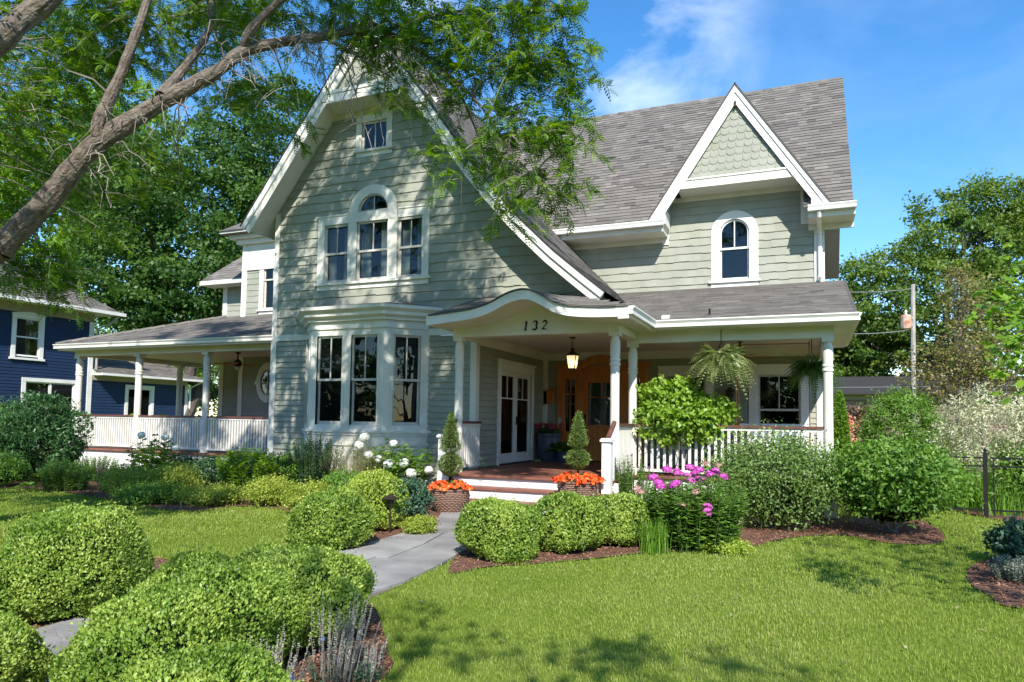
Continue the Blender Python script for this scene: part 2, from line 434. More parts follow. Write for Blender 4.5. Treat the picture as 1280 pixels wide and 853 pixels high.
# ------------------------------------------------------------------ windows
def window(fr, w, h, name='window', sash='double', cw=.13, head=.15, arch=False, curtain=True, sill=True, mats=('trim', 'sash'), muntin=True, ev=1.0, cap=True, left=True, right=True, apron=.1, lights=None):
    """double-hung window: casing > sash, glass, sill, curtain; fr origin at bottom centre of the opening"""
    a = w / 2; c = MB()
    if arch: hs = h - a * ev
    else: hs = h
    if left: c.fbox(fr, -a - cw, 0, -.01, -a, hs, .035)
    if right: c.fbox(fr, a, 0, -.01, a + cw, hs, .035)
    if arch: c.ring(fr, 0, hs, a, a + cw, -.01, .035, ev=ev)
    elif head:
        c.fbox(fr, -a - cw * left - .003 * (cap and left), h, -.01, a + cw * right + .003 * (cap and right), h + head, .04)
        if cap: c.fbox(fr, -a - (cw + .03) * left, h + head, -.01, a + (cw + .03) * right, h + head + .03, .06)
    # inner reveal
    c.fbox(fr, -a - .012, 0, -.09, -a, hs, -.012); c.fbox(fr, a, 0, -.09, a + .012, hs, -.012)
    W = c.build(name, M[mats[0]], HOUSE)
    if sill:
        s = MB(); s.fbox(fr, -a - cw - .05, -.05, -.06, a + cw + .05, -.002, .075); s.fbox(fr, -a - cw, -.05 - apron, -.01, a + cw, -.052, .025)
        s.build('sill', M[mats[0]], W)
    s = MB(); st = .045; mid = h * .5 if not arch else h * .52
    if sash == 'fixed': 
        s.fbox(fr, -a, 0, -.05, a, st, -.015); s.fbox(fr, -a, st, -.05, -a + st, hs - st * (not arch), -.015); s.fbox(fr, a - st, st, -.05, a, hs - st * (not arch), -.015)
        if arch: s.ring(fr, 0, hs, a - st, a, -.05, -.015, ev=ev)
        else: s.fbox(fr, -a, h - st, -.05, a, h, -.015)
        if muntin: s.fbox(fr, -.012, st, -.045, .012, h - st, -.02)
    else:
        # lower sash, set back
        s.fbox(fr, -a, 0, -.085, a, .075, -.05); s.fbox(fr, -a, .075, -.085, -a + st, mid, -.05); s.fbox(fr, a - st, .075, -.085, a, mid, -.05)
        # upper sash
        s.fbox(fr, -a, mid - .02, -.048, a, mid + .03, -.012)
        s.fbox(fr, -a, mid + .03, -.048, -a + st, hs - (0 if arch else st), -.012); s.fbox(fr, a - st, mid + .03, -.048, a, hs - (0 if arch else st), -.012)
        if arch: s.ring(fr, 0, hs, a - st, a, -.048, -.012, ev=ev)
        else: s.fbox(fr, -a, h - st, -.048, a, h, -.012)
        if muntin: s.fbox(fr, -.012, mid + .03, -.042, .012, h - st + .002, -.016)
    s.build('sash', M[mats[1]], W)
    g = MB()
    def pane(v0, v1, n, ar):
        pts = [(-a + .02, v0), (a - .02, v0)]
        if ar:
            pts += [(( a - .02) * math.cos(t), hs + (a - .02) * ev * math.sin(t)) for t in np.linspace(0, math.pi, 17)]
        else: pts += [(a - .02, v1), (-a + .02, v1)]
        g.face([fr(u, v, n) for u, v in pts])
    if sash == 'fixed': pane(.02, h - .02, -.034, arch)
    else: pane(mid, h - .02, -.032, arch); pane(.05, mid, -.068, False)
    g.build('glass', M['glass'], W)
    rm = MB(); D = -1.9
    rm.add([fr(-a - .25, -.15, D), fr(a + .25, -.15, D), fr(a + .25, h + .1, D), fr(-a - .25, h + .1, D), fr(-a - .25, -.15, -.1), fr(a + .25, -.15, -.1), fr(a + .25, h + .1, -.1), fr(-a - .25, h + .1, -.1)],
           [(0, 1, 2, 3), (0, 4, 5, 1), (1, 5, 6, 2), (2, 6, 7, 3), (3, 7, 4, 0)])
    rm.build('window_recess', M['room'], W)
    if curtain:
        cm = MB()
        for sg in curtain if isinstance(curtain, tuple) else (-1, 1):
            n = 14; u0, u1 = (-a, -a + w * .34) if sg < 0 else (a - w * .34, a)
            vs = []
            for i in range(n + 1):
                u = u0 + (u1 - u0) * i / n; nn = -.17 + .022 * math.sin(i * 1.9 + sg)
                vs += [fr(u, 0.02, nn), fr(u, h + .05, nn)]
            cm.add(vs, [(2 * i, 2 * i + 2, 2 * i + 3, 2 * i + 1) for i in range(n)])
        cm.build('curtain', M['curtain'], W)
    return W
# attic, triple window
window(facing(YF, -9.12, 7.74), .68, .66, sash='fixed', cw=.14, head=.13, curtain=False)
window(facing(YF, -10.085, 4.72), .66, 1.36, cw=.19, head=.19, right=False, sill=False)
window(facing(YF, -9.1, 4.72), .84, 1.36, cw=.235, head=.215, cap=False, sill=False)
window(facing(YF, -8.105, 4.72), .62, 1.36, cw=.17, head=.19, left=False, sill=False)
window(facing(YF, -9.1, 6.3), .80, .40, sash='fixed', cw=.235, arch=True, curtain=(-1,), sill=False, ev=.88)
mb = MB(); mb.fbox(facing(YF), -10.65, 4.66, -.05, -7.57, 4.718, .08); mb.fbox(facing(YF), -10.6, 4.55, -.01, -7.62, 4.658, .03)
P(mb, 'window_sill', M['trim'])

# ------------------------------------------------------------------ bay window
BX0, BX1, BYF = -10.17, -8.26, 12.5
def bayring(off):      # plan outline, offset outwards
    d = off * math.tan(math.pi / 8)
    return [(-10.87 - off * 1.41, YF), (BX0 - d, BYF - off), (BX1 + d, BYF - off), (-7.56 + off * 1.41, YF)]
def bayband(mb, o0, z0, o1, z1):
    a, b = bayring(o0), bayring(o1)
    for i in range(3):
        mb.add([(*a[i], z0), (*a[i + 1], z0), (*b[i + 1], z1), (*b[i], z1)], [(0, 1, 2, 3)])
def bayslab(mb, o, z0, z1):
    a = bayring(o); k = 4
    mb.add([(*p, z0) for p in a] + [(*p, z1) for p in a], [(3, 2, 1, 0), (4, 5, 6, 7)] + [(i, i + 1, 5 + i, 4 + i) for i in range(3)])
mb = MB()
bayslab(mb, .0, .12, 1.30); bayslab(mb, .05, .1, .3); bayslab(mb, .03, 1.02, 1.07); bayslab(mb, .055, 1.3, 1.36); bayslab(mb, .025, 1.24, 1.298)
BAY = P(mb, 'bay_window', M['trim']); mb = MB(); bayslab(mb, .0, 3.45, 3.7); bayslab(mb, .03, 3.53, 3.555); bayslab(mb, .07, 3.70, 3.75)
bayband(mb, .07, 3.75, .15, 3.80); bayslab(mb, .16, 3.80, 3.87); bayband(mb, .16, 3.87, .24, 3.93); bayslab(mb, .25, 3.93, 4.0)
P(mb, 'bay_cornice', M['trim'], parent=BAY)
mb = MB(); a = bayring(.24)
mb.add([(*a[0], 4.003), (*a[1], 4.003), (*a[2], 4.003), (*a[3], 4.003), (BX0 + .1, YF, 4.2), (BX1 - .1, YF, 4.2)], [(0, 1, 4), (1, 2, 5, 4), (2, 3, 5)])
P(mb, 'bay_roof', M['roof'], parent=BAY)
mb = MB()     # solid piers between the openings
fF = facing(BYF); 
q = math.sqrt(.5)
fR = frame((BX1, BYF, 0), (q, q, 0)); fL = frame((-10.87, YF, 0), (q, -q, 0))
LR = .99
OPF = [(-9.985, -9.31), (-9.085, -8.41)]; OPS = (.2, .79); OPZ = (1.46, 3.39)
def pier(fr, u0, u1): mb.fbox(fr, u0, 1.36, -.06, u1, 3.45, 0)
pier(fF, BX0, OPF[0][0]); pier(fF, OPF[0][1], OPF[1][0]); pier(fF, OPF[1][1], BX1)
for f_ in (fR, fL): pier(f_, 0, OPS[0]); pier(f_, OPS[1], LR)
for f_, ops in ((fF, OPF), (fR, [OPS]), (fL, [OPS])):
    for o in ops:
        mb.fbox(f_, o[0], 1.36, -.058, o[1], OPZ[0], -.002); mb.fbox(f_, o[0], OPZ[1], -.058, o[1], 3.45, -.002)
        mb.fbox(f_, o[0] - .045, OPZ[0], 0, o[0], OPZ[1] + .045, .018); mb.fbox(f_, o[1], OPZ[0], 0, o[1] + .045, OPZ[1] + .045, .018); mb.fbox(f_, o[0], OPZ[1], 0, o[1], OPZ[1] + .045, .018)
for u0, u1 in ((BX0 + .12, -9.3), (-9.1, BX1 - .12)):     # raised panels under the sill
    for a_, b_, c_, d_ in ((u0, .4, u1, .45), (u0, .93, u1, .98), (u0, .45, u0 + .05, .93), (u1 - .05, .45, u1, .93)): mb.fbox(fF, a_, b_, 0, c_, d_, .016)
for a_, b_, c_, d_ in ((.12, .4, .87, .45), (.12, .93, .87, .98), (.12, .45, .17, .93), (.82, .45, .87, .93)): mb.fbox(fR, a_, b_, 0, c_, d_, .016)
P(mb, 'bay_pier', M['trim'], parent=BAY)
def bfr(fr, u): return lambda a, b, c: fr(a + u, b + OPZ[0], c - .012)
for f_, o in ((fF, OPF[0]), (fF, OPF[1]), (fR, OPS), (fL, OPS)):
    window(bfr(f_, (o[0] + o[1]) / 2), o[1] - o[0], OPZ[1] - OPZ[0], cw=.001, head=0, sill=False, curtain=False)

# ------------------------------------------------------------------ right wing
Y2 = 16.6; ZE = 6.43; RY, RZ = 20.9, 11.2
HOLE_ARCH = [(-1.98, 5.02, -1.32, 6.2), (-1.93, 6.2, -1.37, 6.38)]
mb = MB()
wallp = [(-7.0, 4.6), (.3, 4.6), (.3, 6.45), (-.16, 6.45), (-.16, 7.15), (-3.2, 7.15), (-3.2, 6.45), (-7.0, 6.45)]
courses(mb, wallp, facing(YB), .19, .2, .011, .022, HOLE_ARCH)
P(mb, 'shingled_wall', M['shingle'])
sl = (RZ - ZE) / (RY - Y2); SLn = math.hypot(RZ - ZE, RY - Y2); dv = np.array([0, (RY - Y2) / SLn, (RZ - ZE) / SLn])
frR = frame((0, Y2, ZE), (1, 0, 0), dv); 
mb = MB(); notch = (-3.24, -.3, -.12, 1.2)
courses(mb, [(-9.2, -.06), (.88, -.06), (.88, SLn), (-9.2, SLn)], frR, .145, .25, .008, .017, [notch])
for a_, b_, c_, d_ in ((-9.2, -.06, -3.24, SLn), (-.12, -.06, .88, SLn), (-3.24, 1.2, -.12, SLn)): mb.add([frR(a_, b_, -.002), frR(c_, b_, -.002), frR(c_, d_, -.002), frR(a_, d_, -.002)], [(0, 1, 2, 3)], .2)
dv2 = np.array([0, -(RY - Y2) / SLn, (RZ - ZE) / SLn]); frB = frame((0, 2 * RY - Y2, ZE), (-1, 0, 0), dv2)
mb.add([frB(9.2, 0, 0), frB(-.88, 0, 0), frB(-.88, SLn, 0), frB(9.2, SLn, 0)], [(0, 1, 2, 3)], .3)
u = -9.2
while u < .8:          # ridge caps
    mb.add([(u, RY - .11, RZ - .10), (u + .3, RY - .11, RZ - .115), (u + .3, RY, RZ + .012), (u, RY, RZ + .03), (u, RY + .11, RZ - .1), (u + .3, RY + .11, RZ - .115)], [(0, 1, 2, 3), (3, 2, 5, 4)], random.random()); u += .25
RW = P(mb, 'wing_roof', M['roof'])
mb = MB()
for f_ in (frR,):
    mb.fbox(f_, .845, -.02, -.2, .87, SLn - .02, -.02)
    mb.fbox(f_, .3, -.02, -.17, .84, SLn, -.13)
P(mb, 'bargeboard', M['trim'], parent=RW)
mb = MB()
mb.add([(.3, YB, 4.6), (.3, 2 * RY - YB, 4.6), (.3, 2 * RY - YB, 6.9), (.3, RY, 10.95), (.3, YB, 6.9)], [(0, 1, 2, 3, 4)])
mb.add([(.3, YB, .3), (.3, 24.5, .3), (.3, 24.5, 4.6), (.3, YB, 4.6)], [(0, 1, 2, 3)])
P(mb, 'side_wall', M['shingle'])
# eaves: boxed soffit, fascia, gutter, either side of the wall dormer
def eave(x0, x1):
    e = MB(); e.box(x0, Y2 + .05, 6.18, x1, YB, 6.22); e.box(x0, Y2 + .02, 6.18, x1, Y2 + .048, 6.40); e.box(x0, YB - .05, 6.06, x1, YB + .02, 6.178)
    for zz in ((6.23, 6.40),):
        e.box(x1 - .02, Y2 + .05, 6.222, x1, YB, 6.40); e.box(x0, Y2 + .05, 6.222, x0 + .02, YB, 6.40)
    o = P(e, 'boxed_eave', M['trim'])
    g = MB(); pr = [(Y2 - .11, 6.30), (Y2 - .12, 6.33), (Y2 - .10, 6.36), (Y2 - .13, 6.41), (Y2 - .13, 6.43), (Y2 + .015, 6.43), (Y2 + .015, 6.30)]
    k = len(pr); g.add([(x0 - .01, y, z) for y, z in pr] + [(x1 + .02, y, z) for y, z in pr], [tuple(range(k)), tuple(range(k, 2 * k))[::-1]] + [(i, k + i, k + (i + 1) % k, (i + 1) % k) for i in range(k)])
    P(g, 'gutter', M['white'], parent=o)
eave(-6.9, -3.22); eave(-.02, .92)
# wall dormer
DX, DZ, HW = -1.56, 9.47, 2.06; ZB = 6.37; ds = (DZ - ZB) / HW
mb = MB(); YD = 16.66
bandz = 7.35; xl = DX - (DZ - bandz) / ds + .18; xr = DX + (DZ - bandz) / ds - .18
courses(mb, [(xl, bandz), (xr, bandz), (DX, DZ - .28)], facing(YD), .165, .185, 0, .014, scale=True)
mb.add([(xl - .1, YD + .001, bandz - .02), (xr + .1, YD + .001, bandz - .02), (DX, YD + .001, DZ - .16)], [(0, 1, 2)], .4)
P(mb, 'fish_scale_gable', M['shingle'])
mb = MB(); mb.box(xl - .12, YD - .055, 7.14, xr + .12, YD - .002, 7.35); mb.box(xl - .1, YD - .075, 7.33, xr + .1, YD - .057, 7.37)
mb.box(xl - .1, YD, 7.142, xr + .1, YB, 7.17); mb.box(-3.2, YB - .03, 7.03, -.16, YB + .01, 7.14)
mb.box(-3.36, YB - .045, 6.0, -3.2, YB + .1, 7.14); mb.box(-.18, YB - .045, 6.22, -.02, YB + .1, 7.14)
P(mb, 'gable_frieze', M['trim'])
Ln = math.hypot(HW, DZ - ZB); cs, sn = HW / Ln, (DZ - ZB) / Ln
for sg in (-1, 1):
    # v runs up the rake
    f_ = frame((DX + sg * HW, Y2 - .06, ZB), (0, 1, 0), (-sg * cs, 0, sn), N=(sg * sn, 0, cs))
    mb = MB()
    d_at = lambda v: (ZB + sn * v - ZE) / sl + .06 + .05          # depth until it dies into the wing roof
    poly = [(0, 0), (max(.05, d_at(0)), 0), (d_at(Ln), Ln), (0, Ln)]
    courses(mb, poly, f_, .15, .27, .006, .012)
    mb.add([f_(u, v, -.001) for u, v in poly], [(0, 1, 2, 3)], .2)
    mb.fbox(f_, -.015, -.02, -.02, .05, Ln + .01, .013, 0)
    ro = P(mb, 'dormer_roof', M['roof'])
    bb = MB()
    def rake(y0, y1, o0, o1):      # mitred at the ridge; o0, o1 = drop below the roof line
        z_ = lambda x: DZ - abs(x - DX) * ds
        zf = ZB - .02; pts = [(DX + sg * (DZ - o0 / cs - zf) / ds, zf), (DX, DZ - o0 / cs), (DX, DZ - o1 / cs), (DX + sg * (DZ - o1 / cs - zf) / ds, zf)]
        bb.prism(lambda u, v, n: (u, n, v), pts, y0, y1)
    rake(Y2 - .03, Y2 + .005, .022, .255); rake(Y2 - .057, Y2 - .032, .021, .11)
    # boxed foot return of the rake
    X0 = DX + sg * HW
    bb.prism(lambda u, v, n: (X0 - sg * u, Y2 - .02 + n, v), [(.02, ZB - .02), (.46, ZB - .02), (.46, ZB + .34), (.3, ZB + .36)], 0, .62)
    P(bb, 'bargeboard', M['white'], parent=ro)
mb = MB(); mb.fbox(facing(YD - .08), -1.585, 8.93, 0, -1.535, 9.05, .03); P(mb, 'finial', M['bronze'])
window(facing(YB, -1.65, 5.02), .68, 1.48, cw=.2, arch=True, curtain=False, mats=('white', 'white'))
mb = MB(); mb.box(.1, YB - .045, 4.8, .27, YB + .05, 6.2); mb.box(.28, YB - .02, 4.8, .315, YB + .1, 6.2)
mb.box(.3, YB, .6, .42, YB + .14, 3.5); P(mb, 'corner_board', M['white'])
mb = MB(); mb.tube([(.2, Y2 - .04, 6.3), (.2, Y2, 6.2), (.21, YB - .2, 6.06), (.22, YB - .1, 5.95), (.22, YB - .1, 4.97), (.2, YB - .2, 4.9)], .05, 8); P(mb, 'downspout', M['white'])

# ------------------------------------------------------------------ front porch
CEIL = 3.37
mb = MB()
courses(mb, [(-6.45, .62), (.28, .62), (.28, 3.36), (-6.45, 3.36)], facing(YB), .128, 3.4, 0, .026, [(-6.06, .5, -3.7, 2.98), (-3.24, 1.1, -2.32, 2.78), (-1.13, 1.1, -.21, 2.78)])
P(mb, 'clapboard_wall', M['lap'])
fX = frame((-6.45, 0, 0), (0, 1, 0))
mb = MB(); courses(mb, [(YF + .1, .62), (YB, .62), (YB, 3.36), (YF + .1, 3.36)], fX, .128, 3.2, 0, .026, [(14.46, .5, 16.34, 2.76)])
P(mb, 'clapboard_wall', M['lap'])
mb = MB(); mb.box(-6.44, YB - .12, .6, -6.33, YB - .03, 3.3); P(mb, 'corner_board', M['trim']); mb = MB(); mb.box(.12, YB - .04, .6, .29, YB + .1, 3.36); P(mb, 'corner_board', M['trim'])
mb = MB(); mb.box(-6.45, 12.2, CEIL, -3.1, YB, CEIL + .03); mb.box(-3.098, 13.6, CEIL, .3, YB, CEIL + .03)
for y in np.arange(13.8, 17.3, .28): mb.box(-3.05, y, CEIL - .004, .3, y + .012, CEIL - .0005)
P(mb, 'porch_ceiling', M['ceil'])
mb = MB()   # crown along the walls
mb.add([(-6.43, YF + .1, 3.22), (-6.43, YB - .02, 3.22), (-6.3, YB - .15, 3.368), (-6.3, YF + .1, 3.368)], [(0, 1, 2, 3)])
mb.add([(-6.43, YB - .02, 3.22), (.2, YB - .02, 3.22), (.2, YB - .15, 3.368), (-6.3, YB - .15, 3.368)], [(0, 1, 2, 3)])
mb.box(-6.43, YB - .03, 3.18, .2, YB - .001, 3.22); mb.box(-6.432, YF + .1, 3.18, -6.41, YB - .03, 3.22)
P(mb, 'crown_moulding', M['white'])
# floor of boards that run front to back
mb = MB(); x = -6.42
while x < .38:
    y0 = 11.72 if x < -3.12 else 13.3
    mb.box(x, y0, .56, min(x + .088, .38), YB, .6, random.random()); x += .09
P(mb, 'porch_floor', M['deck'])
mb = MB(); mb.box(-6.4, 13.36, .28, .34, 13.4, .555); mb.box(-6.4, 11.78, .4, -6.36, 13.15, .555)
mb.box(.30, 13.4, .28, .34, YB, .555)
P(mb, 'porch_skirt', M['white'])
mb = MB(); x = -3.1
while x < .3: mb.box(x, 13.37, .06, x + .05, 13.39, .278); x += .1
mb.box(-3.1, 13.36, .02, .3, 13.395, .06); mb.box(.22, 13.28, -.05, .42, 13.48, .555)
P(mb, 'skirt_lattice', M['trim'])
mb = MB(); mb.add([(-3.1, 13.6, 0), (.3, 13.6, 0), (.3, 13.6, .5), (-3.1, 13.6, .5)], [(0, 1, 2, 3)]); P(mb, 'dark_backing', M['room'])  # dark sheet behind the lattice, painted in place of under-porch shade
# steps
ST = MB(); ST.box(-6.2, 11.78, .02, -3.02, 11.82, .56); ST.box(-6.2, 11.45, -.02, -3.02, 11.49, .36); ST.box(-6.2, 11.14, -.02, -3.02, 11.18, .16)
ST.box(-6.24, 11.14, -.02, -6.2, 11.8, .16); ST.box(-6.24, 11.45, .16, -6.2, 11.8, .36)
ST = P(ST, 'porch_steps', M['white'])
for z, y0, y1 in ((.36, 11.41, 11.78), (.16, 11.1, 11.45)):
    mb = MB(); mb.box(-6.26, y0, z + .002, -3.0, y0 + .18, z + .04, .3); mb.box(-6.26, y0 + .186, z + .002, -3.0, y1, z + .04, .7); P(mb, 'tread', M['deck'], parent=ST)
# columns
def column(x, y, z0, z1, r=.083, m='trim'):
    h = z1 - z0; s = 3.0
    prof = [(r * 1.15, 0), (r * 1.15, .12), (r * .98, .14), (r, .25), (r * .96, h - .72), (r * .97, h - .60), (r * 1.16, h - .585), (r * 1.16, h - .555), (r * 1.0, h - .54), (r * 1.0, h - .52), (r * 1.14, h - .505), (r * 1.14, h - .48), (r * .98, h - .46),
            (r * 1.06, h - .38), (r * 1.1, h - .26), (r * 1.02, h - .16), (r * .8, h - .1), (r * .78, h - .065)]
    c = MB(); c.lathe(prof, (x, y, z0), 20)
    c.box(x - r * 1.15, y - r * 1.15, z1 - .07, x + r * 1.15, y + r * 1.15, z1)
    return c.build('porch_column', M[m], HOUSE, True, False)
for x, y, z1 in ((-6.29, 12.15, 3.2), (-3.19, 12.15, 3.2), (-3.19, 13.5, 3.14), (.28, 13.5, 3.14)):
    c = column(x, y, .6, z1)
# beams
mb = MB()
mb.box(-6.39, 12.25, 3.2, -6.19, 13.16, 3.5); P(mb, 'porch_beam', M['trim']); mb = MB(); mb.box(-3.29, 12.25, 3.2, -3.09, 13.425, 3.5)
mb.box(-3.29, 13.42, 3.14, .38, 13.6, 3.42); mb.box(.2, 13.6, 3.14, .38, YB, 3.42)
mb.box(-3.3, 13.405, 3.36, .4, 13.42, 3.42)
P(mb, 'porch_beam', M['trim'])
# main porch roof
sp = (4.87 - 3.5) / (YB - 13.0); PL = math.hypot(4.3, 1.37); pv = np.array([0, 4.3 / PL, 1.37 / PL])
frP = frame((0, 13.0, 3.5), (1, 0, 0), pv)
mb = MB(); vpoly = [(-2.72, -.05), (.72, -.05), (.72, PL), (-4.75, PL), (-4.75, 2.05 * PL / 4.3)]
courses(mb, vpoly, frP, .135, .3, .006, .011)
mb.add([frP(u, v, -.001) for u, v in vpoly], [tuple(range(5))], .3)
mb.fbox(frP, .69, -.06, -.03, .735, PL, .012, 0)
# entry roof: front slope with eyebrow, right-hand hip slope
YE = 11.2; XE = -2.72; ZEV = 3.5
BR = [(-6.5, 0), (-6.42, 0), (-6.04, .03), (-5.59, .075), (-5.22, .17), (-4.95, .295), (-4.78, .35), (-4.6, .375), (-4.44, .35), (-4.24, .25), (-4.02, .125), (-3.78, .055), (-3.4, .012), (-3.0, 0), (-2.6, 0)]
def bump(x):
    xs = [p[0] for p in BR]; 
    if x <= xs[0] or x >= xs[-1]: return 0
    for i in range(len(BR) - 1):
        if BR[i][0] <= x <= BR[i + 1][0]:
            t = (x - BR[i][0]) / (BR[i + 1][0] - BR[i][0])
            p0 = BR[max(i - 1, 0)]; p1, p2 = BR[i], BR[i + 1]; p3 = BR[min(i + 2, len(BR) - 1)]
            dx = p2[0] - p1[0]
            m1 = (p2[1] - p0[1]) / max(.01, p2[0] - p0[0]) * dx; m2 = (p3[1] - p1[1]) / max(.01, p3[0] - p1[0]) * dx
            return (2 * t ** 3 - 3 * t * t + 1) * p1[1] + (t ** 3 - 2 * t * t + t) * m1 + (-2 * t ** 3 + 3 * t * t) * p2[1] + (t ** 3 - t * t) * m2
    return 0
def frE(u, v, n):
    y = YE + v; x = min(u, XE)
    return (x, y, ZEV + .015 + sp * v + bump(x) * max(0, 1 - v / 1.5) + n)
courses(mb, [(-6.46, -.04), (XE, -.04), (XE - 2.05, 2.0), (-6.46, 2.0)], frE, .135, .3, .005, .012, seg=.1)
xs = np.linspace(-6.46, XE, 60)
for i in range(59):
    for k in range(8):
        v0, v1 = k * .25, k * .25 + .25
        if xs[i + 1] > XE - v0: continue
        mb.add([frE(xs[i], v0, -.003), frE(xs[i + 1], v0, -.003), frE(xs[i + 1], v1, -.003), frE(xs[i], v1, -.003)], [(0, 1, 2, 3)], .3)
def frH(u, v, n): return (XE - v, u, ZEV + .015 + sp * v + n)
courses(mb, [(YE, -.04), (13.0, -.04), (15.05, 2.05), (13.25, 2.05)], frH, .135, .3, .005, .012)
mb.add([frH(u, v, -.003) for u, v in ((YE, -.04), (13.0, -.04), (15.05, 2.05), (13.25, 2.05))], [(0, 1, 2, 3)], .3)
PR = P(mb, 'porch_roof', M['roof'])
mb = MB(); mb.fbox(frP, -2.56, .10, .005, -2.42, .24, .06); P(mb, 'roof_vent', M['white'], parent=PR)
mb = MB(); mb.tube([frP(-1.72, .42, 0), frP(-1.72, .42, .12)], .018, 8); P(mb, 'vent_pipe', M['iron'], parent=PR)
# curved fascia, soffit and beam face with the house number
fa = MB(); so = MB(); be = MB(); de = MB()
xs = np.linspace(-6.46, XE - .02, 80)
for a, b in zip(xs, xs[1:]):
    za, zb = ZEV + bump(a), ZEV + bump(b)
    for (m_, y0, y1, t0, t1) in ((fa, YE - .005, YE + .03, -.165, .0), (de, YE - .03, YE + .01, .003, .028)):
        m_.add([(a, y0, za + t0), (b, y0, zb + t0), (b, y0, zb + t1), (a, y0, za + t1), (a, y1, za + t0), (b, y1, zb + t0), (b, y1, zb + t1), (a, y1, za + t1)],
               [(0, 1, 2, 3), (7, 6, 5, 4), (0, 4, 5, 1), (3, 2, 6, 7)])
    so.add([(a, YE + .03, za - .14), (b, YE + .03, zb - .14), (b, 12.05, zb - .14), (a, 12.05, za - .14)], [(3, 2, 1, 0)])
    a2, b2 = max(a, -6.39), min(b, -3.09)
    if b2 > a2:
        be.add([(a2, 12.05, 3.2), (b2, 12.05, 3.2), (b2, 12.05, zb - .12), (a2, 12.05, za - .12), (a2, 12.25, 3.2), (b2, 12.25, 3.2), (b2, 12.25, zb - .12), (a2, 12.25, za - .12)], [(0, 1, 2, 3), (7, 6, 5, 4), (0, 4, 5, 1)])
be.box(-6.392, 12.052, 3.2, -6.389, 12.25, 3.37); be.box(-3.091, 12.052, 3.2, -3.088, 12.25, 3.37)
fa.box(-6.5, YE - .005, ZEV - .165, -6.46, 13.15, ZEV + .03)
so.box(-6.46, 12.05, 3.36, -6.39, 13.15, 3.39); so.box(-3.09, 12.05, 3.35, XE, 13.42, 3.38); so.box(-3.09, 13.02, 3.345, .7, 13.42, 3.375); so.box(.38, 13.42, 3.345, .7, YB, 3.375)
P(fa, 'eyebrow_fascia', M['white'], parent=PR); P(de, 'drip_edge', M['roofedge'], parent=PR); P(so, 'soffit', M['trim'], parent=PR); P(be, 'entry_beam', M['trim'])
g = MB()
def gut(p0, p1, out, z=ZEV):
    p0 = np.array(p0); p1 = np.array(p1); o = np.array(out)
    pr = [(.0, -.13), (.07, -.13), (.075, -.09), (.06, -.07), (.10, -.02), (.10, 0), (0, 0)]; k = len(pr)
    A = [(*(p0 + o * d + (p1 - p0) * 0), z + h) for d, h in pr]; B = [(*(p1 + o * d), z + h) for d, h in pr]
    g.add(A + B, [tuple(range(k)), tuple(range(k, 2 * k))[::-1]] + [(i, k + i, k + (i + 1) % k, (i + 1) % k) for i in range(k)])
gut((-2.7, 13.03), (.76, 13.03), (0, -1)); gut((-2.72, 11.18), (-2.72, 12.98), (1, 0)); gut((.7, 13.0), (.7, YB), (1, 0))
g.box(-2.9, 11.2, 3.3, -2.72, 11.23, 3.49); g.box(-2.79, 11.23, 3.33, -2.722, 13.3, 3.49)
P(g, 'gutter', M['white'], parent=PR)
# the house number: thick and thin strokes
def stroke(mb, pts, w):
    fr = facing(12.05)
    n = len(pts)
    for i in range(n - 1):
        a, b = np.array(pts[i], float), np.array(pts[i + 1], float); d = (b - a) / (np.linalg.norm(b - a) + 1e-9); q = np.array([-d[1], d[0]])
        wa, wb = w[i] / 2, w[i + 1] / 2; a -= d * .003; b += d * .003
        mb.prism(fr, [tuple(a - q * wa), tuple(b - q * wb), tuple(b + q * wb), tuple(a + q * wa)][::1], .002, .016)
def num(name, ch, x, z):
    mb = MB(); S = .165
    def T(p): return (x + (p[0] + .16 * p[1]) * S, z + p[1] * S)
    def arc(cx, cy, rx, ry, a0, a1, n=10): return [T((cx + rx * math.cos(R(a0 + (a1 - a0) * i / n)), cy + ry * math.sin(R(a0 + (a1 - a0) * i / n)))) for i in range(n + 1)]
    if ch == '1':
        stroke(mb, [T((.22, 0)), T((.22, 1))], (.03, .03)); stroke(mb, [T((.22, .98)), T((.05, .80))], (.02, .008)); stroke(mb, [T((.06, .01)), T((.4, .01))], (.012, .012))
    if ch == '3':
        a = arc(.26, .75, .22, .24, 155, -80); stroke(mb, a, [.02 if i < 2 else .012 + .018 * math.sin(math.pi * i / 10) for i in range(11)])
        a = arc(.26, .27, .26, .27, 80, -155); stroke(mb, a, [.012 + .02 * math.sin(math.pi * i / 10) for i in range(10)] + [.024])
    if ch == '2':
        a = arc(.27, .73, .23, .26, 160, -35); stroke(mb, a + [T((.05, .05))], [.022] + [.012 + .018 * math.sin(math.pi * i / 10) for i in range(1, 11)] + [.012]); stroke(mb, [T((.02, .06)), T((.25, .09)), T((.55, .03))], (.012, .026, .014))
    P(mb, name, M['iron'])
num('house_number', '1', -4.91, 3.285); num('house_number', '3', -4.74, 3.285); num('house_number', '2', -4.555, 3.285)

